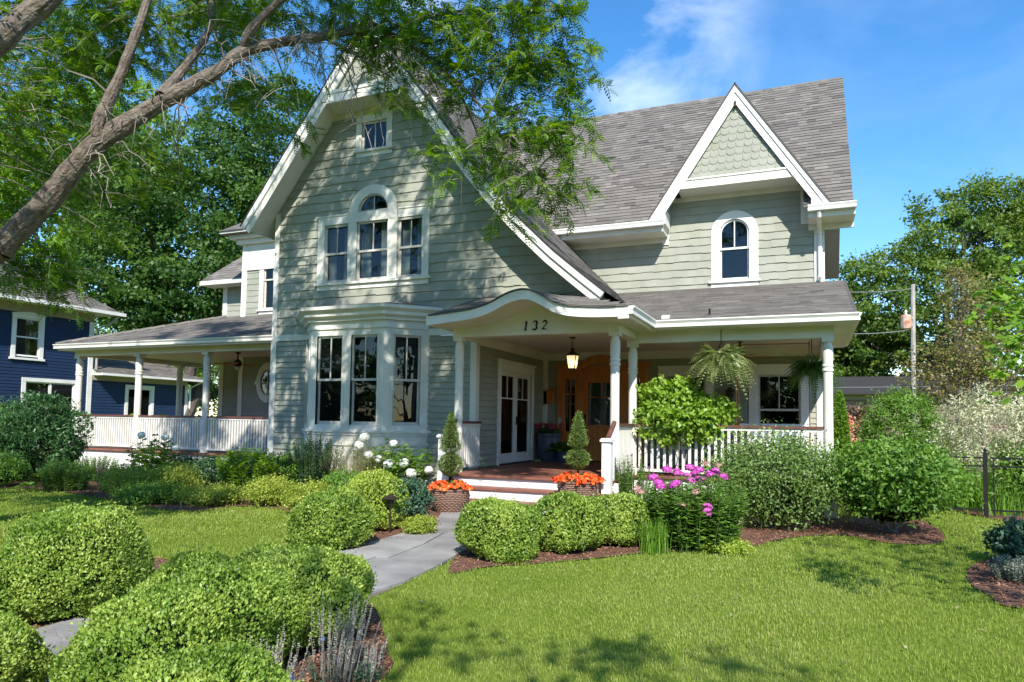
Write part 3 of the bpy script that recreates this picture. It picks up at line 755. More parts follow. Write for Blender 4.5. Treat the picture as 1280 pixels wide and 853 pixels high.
# ------------------------------------------------------------------ railings
def railing(p0, p1, zf, ztop, step=.105, wide=.045, ends=True, m='trim', capm='cap'):
    p0 = np.array(p0, float); p1 = np.array(p1, float); Ld = np.linalg.norm(p1 - p0); d = (p1 - p0) / Ld; nrm = np.array([-d[1], d[0]])
    fr = lambda u, v, n: (p0[0] + d[0] * u + nrm[0] * n, p0[1] + d[1] * u + nrm[1] * n, v)
    b = MB(); b.fbox(fr, 0, zf + .07, -.03, Ld, zf + .12, .03); b.fbox(fr, 0, ztop - .1, -.025, Ld, ztop - .05, .025)
    rl = b.build('railing', M[m], HOUSE)
    c = MB(); c.fbox(fr, 0, ztop - .048, -.05, Ld, ztop, .05); c.build('handrail', M[capm], rl)
    n = max(1, int(round(Ld / step))); me = None
    for i in range(n):
        u = (i + .5) * Ld / n; hw = wide / 2
        if me is None:
            q = MB(); q.fbox(fr, u - hw, zf + .122, -.018, u + hw, ztop - .102, .018); ob = q.build('baluster', M[m], rl); me = ob; u0 = u
        else:
            o2 = me.copy(); link(o2); o2.parent = rl
            o2.location = Vector((d[0] * (u - u0), d[1] * (u - u0), 0)) + me.location
    return rl
RT = 1.58
railing((-3.1, 13.5), (.2, 13.5), .6, RT, .118, .05); railing((-3.19, 12.24), (-3.19, 13.42), .6, RT, .1, .06); railing((-6.31, 12.24), (-6.31, 13.15), .6, RT, .1, .055)
# newel posts and stair handrails
for x in (-3.17, -6.3):
    mb = MB(); mb.box(x - .075, 11.52, 0, x + .075, 11.67, 1.27); mb.box(x - .1, 11.49, 1.27, x + .1, 11.7, 1.31); mb.box(x - .085, 11.505, 1.31, x + .085, 11.685, 1.33)
    nw = P(mb, 'newel_post', M['white'])
    mb = MB(); mb.tube([(x, 11.66, 1.34), (x, 11.78, 1.42), (x, 12.06, 1.60)], .042, 8); P(mb, 'handrail', M['cap'], parent=nw)
    mb = MB()
    for i in range(3): mb.box(x - .025, 11.74 + i * .11, .55, x + .025, 11.79 + i * .11, 1.36 + i * .07)
    P(mb, 'baluster_panel', M['white'], parent=nw)

# ------------------------------------------------------------------ French doors
def fd(u, v, n): return (-6.45 + n, 14.46 + u, .6 + v)
mb = MB(); mb.fbox(fd, -.16, 0, -.02, 0, 2.15, .04); mb.fbox(fd, 1.88, 0, -.02, 2.04, 2.15, .04); mb.fbox(fd, -.165, 2.15, -.02, 2.045, 2.34, .045); mb.fbox(fd, -.2, 2.34, -.02, 2.08, 2.385, .075)
FD = P(mb, 'french_doors', M['white'])
for u0 in (.0, .94):
    mb = MB(); w = .94; st = .12
    mb.fbox(fd, u0 + .004, .03, -.05, u0 + st, 2.148, -.01); mb.fbox(fd, u0 + w - st, .03, -.05, u0 + w - .004, 2.148, -.01)
    mb.fbox(fd, u0 + st, .03, -.05, u0 + w - st, .25, -.01); mb.fbox(fd, u0 + st, 2.03, -.05, u0 + w - st, 2.148, -.01)
    mb.fbox(fd, u0 + st, 1.5, -.045, u0 + w - st, 1.53, -.015); mb.fbox(fd, u0 + w / 2 - .014, 1.53, -.045, u0 + w / 2 + .014, 2.03, -.015)
    lf = P(mb, 'door_leaf', M['white'], parent=FD)
mb = MB(); mb.face([fd(.05, .1, -.03), fd(1.83, .1, -.03), fd(1.83, 2.1, -.03), fd(.05, 2.1, -.03)]); P(mb, 'glass', M['glass'], parent=FD)
mb = MB(); mb.tube([fd(1.0, .9, -.005), fd(1.0, 1.1, -.005)], .02, 6); mb.tube([fd(1.0, .98, .0), fd(1.0, .98, .06), fd(1.1, .98, .06)], .011, 6); P(mb, 'door_handle', M['iron'], parent=FD)
mb = MB(); mb.fbox(fd, -.05, .0, -.02, 1.93, .028, .1); P(mb, 'threshold', M['iron'], parent=FD)
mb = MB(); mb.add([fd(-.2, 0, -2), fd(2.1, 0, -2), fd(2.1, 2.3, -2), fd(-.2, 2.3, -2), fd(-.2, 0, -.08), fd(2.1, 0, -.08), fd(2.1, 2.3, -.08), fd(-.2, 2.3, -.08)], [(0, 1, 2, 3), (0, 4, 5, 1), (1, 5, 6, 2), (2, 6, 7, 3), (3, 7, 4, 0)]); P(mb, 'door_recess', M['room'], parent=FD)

# ------------------------------------------------------------------ oak entrance
fe = facing(YB, -4.88, .6)
mb = MB()
for a, b in ((-1.18, -1.02), (-.66, -.5), (.5, .66), (1.02, 1.18)): mb.fbox(fe, a, 0, -.05, b, 2.42, .06)
for a, b in ((-1.02, -.66), (.66, 1.02)):
    mb.fbox(fe, a, 0, -.05, b, .75, .03); mb.fbox(fe, a, 2.1, -.05, b, 2.42, .03); mb.fbox(fe, a, .75, -.05, a + .05, 2.1, .025); mb.fbox(fe, b - .05, .75, -.05, b, 2.1, .025)
    mb.fbox(fe, a + .05, 1.7, -.04, b - .05, 1.725, .02); mb.fbox(fe, (a + b) / 2 - .01, .75, -.04, (a + b) / 2 + .01, 2.1, .02)
    mb.fbox(fe, a + .06, .12, .03, b - .06, .62, .042)
# caps over the sidelights and a low arch over the door
for a, b in ((-1.24, -.62), (.62, 1.24)):
    mb.fbox(fe, a + .03, 2.42, -.05, b, 2.46, .075); mb.fbox(fe, a, 2.46, -.05, b, 2.50, .1); mb.fbox(fe, a + .05, 2.36, .06, b - .14, 2.42, .07)
k = 16; pts = [(-.62, 2.2)]
ar = [(-.66 + 1.32 * i / k, 2.40 + .27 * (1 - ((i - k / 2) / (k / 2)) ** 2)) for i in range(k + 1)]
for (a, b) in zip(ar, ar[1:]):
    mb.prism(fe, [(a[0], a[1] - .17), (b[0], b[1] - .17), b, a], -.05, .085); mb.prism(fe, [(a[0], a[1] - .02), (b[0], b[1] - .02), (b[0], b[1] + .03), (a[0], a[1] + .03)], .086, .12)
ED = P(mb, 'oak_entrance', M['wood'])
mb = MB()
for (a, b) in zip(ar, ar[1:]):       # arched top rail of the door itself
    if a[0] < -.51 or b[0] > .51: continue
    mb.prism(fe, [(a[0], 2.0), (b[0], 2.0), (b[0], b[1] - .175), (a[0], a[1] - .175)], -.04, .0)
mb.fbox(fe, -.5, .02, -.04, -.36, 2.0, .0); mb.fbox(fe, .36, .02, -.04, .5, 2.0, .0); mb.fbox(fe, -.36, .02, -.04, .36, .2, .0); mb.fbox(fe, -.36, .78, -.04, .36, .92, .0)
mb.fbox(fe, -.36, .2, -.04, .36, .78, -.018); mb.fbox(fe, -.28, .28, -.018, .28, .70, -.004); mb.fbox(fe, -.36, 1.62, -.03, .36, 1.645, -.006); mb.fbox(fe, -.012, 1.645, -.03, .012, 2.0, -.006)
dr = P(mb, 'door', M['wood'], parent=ED)
mb = MB(); mb.face([fe(-.4, .9, -.03), fe(.4, .9, -.03), fe(.4, 2.05, -.03), fe(-.4, 2.05, -.03)])
for a, b in ((-1.0, -.68), (.68, 1.0)): mb.face([fe(a, .75, -.02), fe(b, .75, -.02), fe(b, 2.1, -.02), fe(a, 2.1, -.02)])
P(mb, 'glass', M['dglass'], parent=ED)
mb = MB(); mb.fbox(fe, -.47, .82, .0, -.41, 1.2, .012); mb.tube([fe(-.44, .86, .01), fe(-.44, .9, .07), fe(-.44, 1.05, .07), fe(-.44, 1.1, .01)], .012, 6); P(mb, 'door_handle', M['bronze'], parent=ED)
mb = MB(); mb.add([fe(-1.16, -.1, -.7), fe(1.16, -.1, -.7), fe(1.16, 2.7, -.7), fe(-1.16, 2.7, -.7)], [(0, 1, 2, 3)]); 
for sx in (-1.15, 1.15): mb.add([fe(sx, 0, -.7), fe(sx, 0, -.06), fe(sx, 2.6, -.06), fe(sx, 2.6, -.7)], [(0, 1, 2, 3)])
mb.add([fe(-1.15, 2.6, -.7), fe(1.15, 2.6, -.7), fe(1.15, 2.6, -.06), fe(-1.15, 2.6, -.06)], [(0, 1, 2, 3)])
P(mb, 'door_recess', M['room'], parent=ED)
mb = MB()
for sg in (0,):
    vs = []; n = 40
    for i in range(n + 1):
        u = -.42 + .84 * i / n; vs += [fe(u, .85, -.14 + .012 * math.sin(i * 1.5)), fe(u, 2.0, -.14 + .012 * math.sin(i * 1.5))]
    mb.add(vs, [(2 * i, 2 * i + 2, 2 * i + 3, 2 * i + 1) for i in range(n)])
P(mb, 'door_curtain', M['curtain'], parent=ED)
mb = MB(); mb.fbox(fe, -1.13, .92, .06, -1.06, 1.1, .075); P(mb, 'doorbell_plate', M['sash'], parent=ED)
# porch windows
for xc in (-2.78, -.67): window(facing(YB, xc, 1.12), .92, 1.64, cw=.2, head=.21, curtain=False, mats=('white', 'sash'))

# ------------------------------------------------------------------ left porch and left wing
LY = 14.5; LXE = -20.9; ZL = 3.68; sp2 = .345
LC = [(-20.5, LY), (-17.95, LY), (-15.32, LY), (-20.5, 18.2)]
for x, y in LC: column(x, y, .6, 3.36, .095)
mb = MB(); mb.box(-20.6, LY - .1, 3.36, -11.86, LY + .1, 3.62); mb.box(-20.6, LY + .1, 3.36, -20.4, 19.5, 3.62); P(mb, 'porch_beam', M['trim'])
mb = MB(); mb.box(-20.4, LY + .1, 3.5, -11.86, 17.3, 3.53); mb.box(-20.4, 17.3, 3.5, -17.1, 20, 3.53); P(mb, 'porch_ceiling', M['ceil'])
mb = MB(); x = -20.65
while x < -11.9: mb.box(x, 14.35, .55, x + .118, 17.3, .6, random.random()); x += .12
mb.box(-20.65, 17.3, .55, -17, 20, .6); P(mb, 'porch_floor', M['deck'])
mb = MB(); mb.box(-20.6, 14.42, 0, -11.9, 14.46, .545); mb.box(-20.6, 14.46, 0, -20.56, 19.5, .545); P(mb, 'porch_skirt', M['white'])
for a, b in ((-20.4, -18.05), (-17.85, -15.42), (-15.22, -11.9)): railing((a, LY), (b, LY), .6, RT + .02, .095, .05)
railing((-20.5, LY + .1), (-20.5, 18.1), .6, RT + .02, .16, .05)
mb = MB()
L2 = 3.3 * math.hypot(1, sp2); wv = np.array([0, 1, sp2]) / math.hypot(1, sp2)
frL = frame((0, 14.0, ZL), (1, 0, 0), wv)
courses(mb, [(LXE, -.05), (-11.84, -.05), (-11.84, L2), (LXE + 3.3, L2)], frL, .135, .3, .006, .011)
mb.add([frL(LXE, -.05, -.002), frL(-11.84, -.05, -.002), frL(-11.84, L2, -.002), frL(LXE + 3.3, L2, -.002)], [(0, 1, 2, 3)], .3)
wl = np.array([1, 0, sp2]) / math.hypot(1, sp2); frLL = frame((LXE, 0, ZL), (0, -1, 0), wl)
mb.add([frLL(-14.0, 0, 0), frLL(-14.0 - 3.3, L2, 0), frLL(-20, L2, 0), frLL(-20, 0, 0)], [(0, 1, 2, 3)], .3)
for i in range(13):
    a, b = i / 13 * 3.3, (i + 1) / 13 * 3.3 + .04
    mb.tube([(LXE + a, 14.0 + a, ZL + sp2 * a + .012), (LXE + b, 14.0 + b, ZL + sp2 * b + .03)], .06, 5, random.random())
LR_ = P(mb, 'porch_roof', M['roof'])
mb = MB(); mb.box(LXE + .05, 14.05, 3.52, -11.86, LY - .1, 3.56); mb.box(LXE + .05, 14.03, 3.5, -11.86, 14.048, 3.64); mb.box(LXE + .02, 14.05, 3.5, LXE + .048, 19.8, 3.64); mb.box(LXE + .05, LY - .1, 3.52, -20.6, 19.8, 3.56)
P(mb, 'soffit', M['trim'], parent=LR_)
g = MB(); gut((LXE - .05, 14.03), (-11.85, 14.03), (0, -1), ZL); gut((LXE, 14.0), (LXE, 19.8), (-1, 0), ZL)
P(g, 'gutter', M['trim'], parent=LR_)
# left wing wall with the oval window, upper block with hip roof
mb = MB(); courses(mb, [(-16.85, .62), (-11.84, .62), (-11.84, 3.5), (-16.85, 3.5)], facing(17.3), .128, 3, 0, .024, [(-15.95, 2.2, -15.5, 3.2)])
P(mb, 'clapboard_wall', M['lap']); mb = MB()
courses(mb, [(-19.0, .62), (-16.9, .62), (-16.9, 3.5), (-19.0, 3.5)], facing(18.6), .128, 3, 0, .024)
P(mb, 'clapboard_wall', M['lap'])
mb = MB(); courses(mb, [(-16.85, 4.7), (-11.84, 4.7), (-11.84, 6.3), (-16.85, 6.3)], facing(17.3), .19, .24, .01, .016, [(-16.0, 5.0, -15.3, 6.9)])
courses(mb, [(-18.9, 4.9), (-16.85, 4.9), (-16.85, 6.25), (-18.9, 6.25)], facing(18.6), .19, .24, .01, .016)
for x in (-16.85,): mb.add([(x, 17.3, .6), (x, 18.6, .6), (x, 18.6, 7.3), (x, 17.3, 7.3)], [(0, 1, 2, 3)], .4)
mb.add([(-18.95, 18.6, .6), (-18.95, 22, .6), (-18.95, 22, 6.4), (-18.95, 18.6, 6.4)], [(0, 1, 2, 3)], .4)
P(mb, 'shingled_wall', M['shingle'])
mb = MB()
mb.box(-16.9, 17.26, .6, -16.72, 17.4, 3.5); mb.box(-16.9, 17.26, 4.7, -16.7, 17.42, 7.15); mb.box(-19.05, 18.56, .6, -18.85, 18.7, 3.5); mb.box(-19.0, 18.56, 4.9, -18.8, 18.7, 6.25)
mb.box(-16.92, 17.25, 6.3, -11.84, 17.34, 6.36); mb.box(-16.9, 17.27, 6.36, -11.84, 17.34, 7.15)
mb.box(-17.05, 17.12, 7.15, -11.84, 17.34, 7.3); mb.box(-17.2, 16.95, 7.3, -11.84, 17.34, 7.42)
P(mb, 'trim_boards', M['trim'])
window(facing(17.3, -15.65, 5.0), .7, 1.9, cw=.17, head=0, curtain=False)
mb = MB()
mb.add([(-17.42, 16.75, 7.5), (-11.0, 16.75, 7.5), (-11.0, 20.5, 10.4), (-14.8, 19.7, 9.7), (-17.42, 22, 7.5)], [(0, 1, 2, 3), (0, 3, 4)], .4)
frU = frame((0, 16.75, 7.52), (1, 0, 0), np.array([0, 1, .75]) / 1.25)
courses(mb, [(-17.42, -.04), (-11.2, -.04), (-11.2, 3.6), (-14.75, 3.6)], frU, .14, .3, .006, .012)
mb.add([(-17.42, 16.75, 7.42), (-11.0, 16.75, 7.42), (-11.0, 17.3, 7.42), (-16.9, 17.3, 7.42), (-17.42, 22, 7.42)], [(4, 3, 2, 1, 0)], .4)
frV = frame((0, 18.0, 6.25), (1, 0, 0), np.array([0, 1, 1.1]) / math.hypot(1, 1.1))
courses(mb, [(-19.55, 0), (-16.87, 0), (-16.87, 2.0), (-18.1, 2.0)], frV, .14, .3, .006, .012)
mb.add([frV(-19.55, 0, -.002), frV(-16.87, 0, -.002), frV(-16.87, 2.0, -.002), frV(-18.1, 2.0, -.002)], [(0, 1, 2, 3)], .3)
mb.add([(-19.55, 18.0, 6.24), (-18.1, 19.35, 7.73), (-18.1, 23, 7.73), (-19.55, 23, 6.24)], [(0, 1, 2, 3)], .3)
P(mb, 'wing_roof', M['roof'])
mb = MB(); mb.box(-17.4, 16.76, 7.43, -12.2, 16.85, 7.5); mb.box(-19.5, 18.02, 6.12, -16.9, 18.6, 6.2); mb.box(-19.5, 17.98, 6.12, -16.9, 18.015, 6.26); P(mb, 'soffit', M['trim'])
mb = MB(); fo = facing(17.3, -15.7, 2.68); mb.ring(fo, 0, 0, .28, .44, -.02, .05, 0, 2 * math.pi, 32, 1.42)
for a in (0, 90, 180, 270):
    c_, s_ = math.cos(R(a)), math.sin(R(a)); mb.fbox(fo, .36 * c_ - .06 + .06 * c_, .52 * s_ - .06 + .05 * s_, .05, .36 * c_ + .06 + .06 * c_, .52 * s_ + .06 + .05 * s_, .07)
ov = P(mb, 'oval_window', M['white'])
mb = MB(); mb.face([fo(.3 * math.cos(t), .42 * math.sin(t), .005) for t in np.linspace(0, 2 * math.pi, 28)[:-1]]); P(mb, 'glass', M['dglass'], parent=ov)
mb = MB(); mb.face([fo(.31 * math.cos(t), .43 * math.sin(t), -.02) for t in np.linspace(0, 2 * math.pi, 28)[:-1]]); P(mb, 'window_recess', M['room'], parent=ov)
mb = MB(); mb.fbox(fo, -.012, -.4, .008, .012, .4, .03); mb.fbox(fo, -.28, -.012, .008, .28, .012, .031); P(mb, 'sash', M['white'], parent=ov)
# ================================================================== PLANT KIT (all in local coordinates, base at the origin)
def unit(a): return a / (np.linalg.norm(a, axis=-1, keepdims=True) + 1e-9)
def rdir(n): return unit(RNG.normal(size=(n, 3)))
def leaves(Pt, A, Nn, L, W, curl=.18):
    """folded diamond leaves: centre Pt, axis A, face normal Nn"""
    n = len(Pt); A = unit(A); S = unit(np.cross(A, Nn)); Nn = np.cross(S, A)
    L = np.broadcast_to(np.asarray(L, float), (n,))[:, None]; W = np.broadcast_to(np.asarray(W, float), (n,))[:, None]
    V = np.empty((n, 4, 3)); V[:, 0] = Pt - A * L * .5; V[:, 2] = Pt + A * L * .5
    V[:, 1] = Pt + S * W * .5 + Nn * W * curl - A * L * .06; V[:, 3] = Pt - S * W * .5 + Nn * W * curl - A * L * .06
    return V
def leafmesh(name, Vs, rnd=None):
    V = np.concatenate(Vs) if isinstance(Vs, list) else Vs
    n = len(V); F = np.arange(n * 4).reshape(n, 4)
    if rnd is None: rnd = RNG.random(n)
    return np_mesh(name, V.reshape(-1, 3), F, np.repeat(rnd, 4))
def surf(n, rx, ry, h, pw=2.4, low=-.0):
    """points and normals on the upper part of a rounded mound"""
    d = rdir(n * 3); d = d[d[:, 2] > low][:n]
    k = (np.abs(d[:, 0]) ** pw + np.abs(d[:, 1]) ** pw + np.abs(d[:, 2]) ** pw) ** (-1 / pw)
    return d * k[:, None], d
def lump(d, seed, f=3.0):
    r = np.random.default_rng(seed); o = np.zeros(len(d))
    for i in range(9):
        v = unit(r.normal(size=3)); ph = r.random() * 6.28; o += np.sin(d @ v * f * (1 + i * .5) + ph) / (1 + i * .5)
    return o
def mound_mesh(rx, ry, h, n, L, W, seed=0, rough=.06, deep=.14, pw=2.5, base=.30, spiky=.5, new=.0):
    """clipped boxwood: short upright leaves on an uneven domed shell"""
    p, d = surf(n, 1, 1, 1, pw, -.55)
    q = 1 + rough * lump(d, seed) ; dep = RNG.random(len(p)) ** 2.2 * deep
    spk = np.where(RNG.random(len(p)) < .07, RNG.random(len(p)) ** 2 * .13, 0)
    p = p * (q - dep + spk)[:, None]
    zz = np.where(p[:, 2] > 0, base + p[:, 2] * (1 - base), base + p[:, 2] * base * 1.35)
    taper = np.where(p[:, 2] < 0, 1 + p[:, 2] * .28, 1)
    hole = (lump(d, seed + 31, 7) < -1.15) & (RNG.random(len(p)) < .8); p = np.where(hole[:, None], p * .86, p)
    Pt = np.c_[p[:, 0] * rx * taper, p[:, 1] * ry * taper, np.maximum(.01, zz * h)]
    A = unit(d * spiky + rdir(len(p)) * .75 + np.array([0, 0, .45])); Nn = unit(d + rdir(len(p)) * .7)
    s = RNG.uniform(.7, 1.25, len(p))
    return leaves(Pt, A, Nn, L * s, W * s), np.clip(RNG.random(len(p)) * .75 + .25 - dep * 2.2 + lump(d, seed + 5, 4) * .15 - hole * .3, 0, 1)  # inner shade in the colour
def core_mesh(name, rx, ry, h, base=.3, k=.84, seed=3, low=-.08):  # solid filler inside the leaves, its dark colour standing for inner shade
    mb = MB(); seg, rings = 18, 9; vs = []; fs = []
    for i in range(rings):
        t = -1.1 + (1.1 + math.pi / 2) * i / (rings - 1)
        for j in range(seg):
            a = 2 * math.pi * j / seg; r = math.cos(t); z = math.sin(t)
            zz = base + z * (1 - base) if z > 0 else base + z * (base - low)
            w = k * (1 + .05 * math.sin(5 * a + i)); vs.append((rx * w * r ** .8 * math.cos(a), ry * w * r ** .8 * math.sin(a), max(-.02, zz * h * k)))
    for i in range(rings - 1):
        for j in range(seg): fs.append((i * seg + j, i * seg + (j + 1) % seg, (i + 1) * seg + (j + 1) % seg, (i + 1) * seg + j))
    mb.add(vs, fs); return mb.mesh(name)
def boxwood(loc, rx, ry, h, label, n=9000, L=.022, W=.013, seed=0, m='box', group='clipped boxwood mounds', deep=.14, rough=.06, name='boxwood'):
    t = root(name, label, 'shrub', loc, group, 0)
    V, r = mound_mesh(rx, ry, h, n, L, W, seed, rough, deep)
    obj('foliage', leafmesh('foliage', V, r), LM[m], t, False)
    obj('dark_core', core_mesh('dark_core', rx, ry, h, k=.76, low=.03), M['core'], t, False)
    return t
def clumps(blobs, nc, nl, rc, L, W, up=.5, flat=.55, seed=None, outer=.5, droop=0.):
    """leaf clumps spread through ellipsoid blobs (cx,cy,cz,rx,ry,rz); returns leaves, per-leaf value and clump centres"""
    Vs = []; Rn = []; Cs = []; w = np.array([b[3] * b[4] * b[5] for b in blobs]) ** (2 / 3); w = w / w.sum()
    for b, ww in zip(blobs, w):
        k = max(3, int(nc * ww)); d = rdir(k); rr = (outer + (1 - outer) * RNG.random(k) ** .6)
        c = np.array(b[:3]) + d * rr[:, None] * np.array(b[3:6]); Cs.append(c)
        tone = np.clip(.5 + RNG.normal(size=k) * .17 + d[:, 2] * .06, 0, 1)
        sz = RNG.uniform(.55, 1.3, k) * rc
        idx = np.repeat(np.arange(k), nl)
        off = RNG.normal(size=(k * nl, 3)) * np.array([1, 1, flat]) * sz[idx][:, None] * .6
        Pt = c[idx] + off; dd = d[idx]
        N_ = unit(dd * .5 + np.array([0, 0, up]) + rdir(k * nl) * .75)
        A_ = unit(unit(off) * .6 + rdir(k * nl) * .6 + np.array([0, 0, -droop]))
        s = RNG.uniform(.65, 1.25, k * nl)
        Vs.append(leaves(Pt, A_, N_, L * s, W * s)); Rn.append(np.clip(tone[idx] + RNG.normal(size=k * nl) * .16, 0, 1))
    return np.concatenate(Vs), np.concatenate(Rn), np.concatenate(Cs)
def branch(mb, a, b, r0, r1, sag=.1, n=6, seg=5):
    a = np.array(a, float); b = np.array(b, float); d = b - a; L = np.linalg.norm(d)
    w = RNG.normal(size=(n + 1, 3)) * L * .035; w[0] = 0; w[-1] = 0
    pts = [a + d * t + np.array([0, 0, sag * L * math.sin(math.pi * t)]) + w[i] for i, t in enumerate(np.linspace(0, 1, n + 1))]
    mb.tube(pts, [r0 + (r1 - r0) * t for t in np.linspace(0, 1, n + 1)], seg); return pts
def tree(name, label, loc, blobs, nc, nl, rc, L, W, m, trunk_r=.25, bark='darkbark', fork=.35, group=None, outer=.45, twigs=40, flat=.55, droop=.15, multi=1, cat='tree'):
    t = root(name, label, cat, loc, group)
    V, r, C = clumps(blobs, nc, nl, rc, L, W, flat=flat, outer=outer, droop=droop)
    obj('crown', leafmesh('crown', V, r), LM[m], t, False)
    mb = MB(); top = max(b[2] for b in blobs)
    for k in range(multi):
        ox = 0 if multi == 1 else trunk_r * 2.4 * math.cos(6.28 * k / multi); oy = 0 if multi == 1 else trunk_r * 2.4 * math.sin(6.28 * k / multi)
        f = np.array([ox * 3, oy * 3, top * fork])
        branch(mb, (ox, oy, -.1), f, trunk_r * 1.15, trunk_r * .75, 0, 6, 9)
        for i, b in enumerate(blobs):
            if multi > 1 and i % multi != k: continue
            pts = branch(mb, f, b[:3], trunk_r * .55, trunk_r * .15, .06, 7, 6)
            cs = C[np.argsort(((C - np.array(b[:3])) ** 2).sum(1))[:max(2, twigs // len(blobs))]]
            for c in cs: branch(mb, pts[RNG.integers(3, 8)], c, trunk_r * .13, trunk_r * .03, .05, 4, 4)
    mb.build('trunk', M[bark], t, False)
    return t
def stemmed(h, spread, ns, npl, L, W, flop=.3, seed=0, up=.35, lowbare=.12, pairs=True, jig=.25):
    """leafy stems from one base: leaves, tops and stem mesh"""
    Vs = []; tops = []; mb = MB()
    for i in range(ns):
        a = RNG.random() * 6.283; rr = spread * math.sqrt(RNG.random()); hh = h * RNG.uniform(.72, 1.0) * (1 - .22 * (rr / spread) ** 2)
        b = np.array([math.cos(a) * rr * .68, math.sin(a) * rr * .68, 0]); tp = np.array([math.cos(a) * rr, math.sin(a) * rr, hh])
        ts = np.linspace(lowbare, 1, npl); ph = RNG.random() * 6.28
        ctr = b + (tp - b) * ts[:, None] + np.c_[np.zeros(npl), np.zeros(npl), flop * hh * .25 * np.sin(ts * 3.14)]
        mb.tube([b, b + (tp - b) * .5 + np.array([0, 0, flop * hh * .25]), tp], [.006, .005, .003], 4)
        tops.append(tp)
        for s in ((0, math.pi) if pairs else (0,)):
            ang = ph + ts * 30 + s + RNG.normal(size=npl) * jig
            A = np.c_[np.cos(ang), np.sin(ang), np.full(npl, up) + RNG.normal(size=npl) * .2]
            Nn = np.c_[-np.cos(ang) * .35, -np.sin(ang) * .35, np.ones(npl)] + RNG.normal(size=(npl, 3)) * .25
            sz = RNG.uniform(.7, 1.15, npl) * (1 - .35 * ts ** 3)
            Vs.append(leaves(ctr + unit(A) * (L * sz * .5)[:, None], A, Nn, L * sz, W * sz, -.14))
    return np.concatenate(Vs), tops, mb
def blades(n, h, spread, w, arch=.6, seg=3):
    a = RNG.random(n) * 6.283; lean = RNG.random(n) ** .7 * arch; hh = h * RNG.uniform(.6, 1.05, n)
    o = np.c_[np.cos(a), np.sin(a), np.zeros(n)]; s = np.c_[-np.sin(a), np.cos(a), np.zeros(n)]
    b = np.c_[RNG.normal(size=n), RNG.normal(size=n), np.zeros(n)] * spread * .3; V = []; 
    ts = np.linspace(0, 1, seg + 1); pts = [b + o * (hh * lean * t ** 1.8)[:, None] + np.array([0, 0, 1]) * (hh * (t - .35 * lean * t ** 3))[:, None] for t in ts]
    ws = w * (1 - ts ** 2) + .0012
    for i in range(seg):
        V.append(np.stack([pts[i] - s * ws[i] / 2, pts[i] + s * ws[i] / 2, pts[i + 1] + s * ws[i + 1] / 2, pts[i + 1] - s * ws[i + 1] / 2], 1))
    rn = RNG.random(n); return np.concatenate(V), np.concatenate([rn] * seg), pts[-1]
def fronds(K, length, npair, w, P0, D, sag=.5, ll=.1, tilt=.25):
    """pinnate leaves: K rachises from P0 along D, npair leaflet pairs each"""
    P0 = np.asarray(P0, float); D = unit(np.asarray(D, float)); ln = np.broadcast_to(np.asarray(length, float), (K,)); Vs = []
    S = unit(np.cross(D, np.array([0, 0, 1.]) + RNG.normal(size=(K, 3)) * .05))
    Up = np.cross(S, D); wob = RNG.normal(size=(K, 3)) * tilt
    for t in np.linspace(.08, 1, npair):
        c = P0 + D * (ln * t)[:, None] - np.array([0, 0, 1]) * (np.broadcast_to(np.asarray(sag).reshape(-1), (K,)) * ln * t * t)[:, None]
        dd = unit(D - np.array([0, 0, 1]) * 2 * sag * t)
        z = (1 - abs(2 * t - .9) ** 2 * .55)
        for sg in (-1, 1):
            A = unit(S * sg + dd * .35 - np.array([0, 0, .18])); Nn = unit(Up + wob)
            Vs.append(leaves(c + A * (ll * ln * z)[:, None] * .5, A, Nn, ll * ln * z, w * ln, .1))
    rn = RNG.random(K); return np.concatenate(Vs), np.tile(rn, npair * 2)
def head_mesh(r, n, L, W, flat=.75, dome=-.3):
    d = rdir(n * 3); d = d[d[:, 2] > dome][:n]; Pt = d * r * np.array([1, 1, flat]) * RNG.uniform(.85, 1.05, (len(d), 1))
    A = unit(np.cross(d, rdir(len(d)))); return leafmesh('flower_head', leaves(Pt, A, d + rdir(len(d)) * .35, L, W, .1))
_heads = {}
def heads(t, pts, r, key, n=70, petal=.02, flat=.75, name='flower_head', dome=-.3, var=.2):
    if (key, r) not in _heads: _heads[(key, r)] = head_mesh(r, n, petal, petal * .85, flat, dome)
    for p in pts:
        o = bpy.data.objects.new(name, _heads[(key, r)]); link(o)
        if not o.data.materials: o.data.materials.append(LM[key])
        o.parent = t; o.location = tuple(map(float, p)); s = random.uniform(1 - var, 1 + var * .6); o.scale = (s, s, s); o.rotation_euler = (random.uniform(-.4, .4), random.uniform(-.4, .4), random.random() * 6)
def place(bx, by, ty, wpx, k=.85):
    """ground spot, radius and height of a plant from where its foot, top and sides are seen"""
    p = gp(bx, by); d = p[:2] / np.linalg.norm(p[:2]); r = wpx / 2 * depth(p) / FOC
    for _ in range(3):
        c = p[:2] + d * r * k; r = wpx / 2 * depth((*c, .3)) / FOC
    rr = ray(bx, ty); h = 1.6 + rr[2] / np.linalg.norm(rr[:2]) * np.linalg.norm(c)
    return (float(c[0]), float(c[1]), 0.), r, float(h)
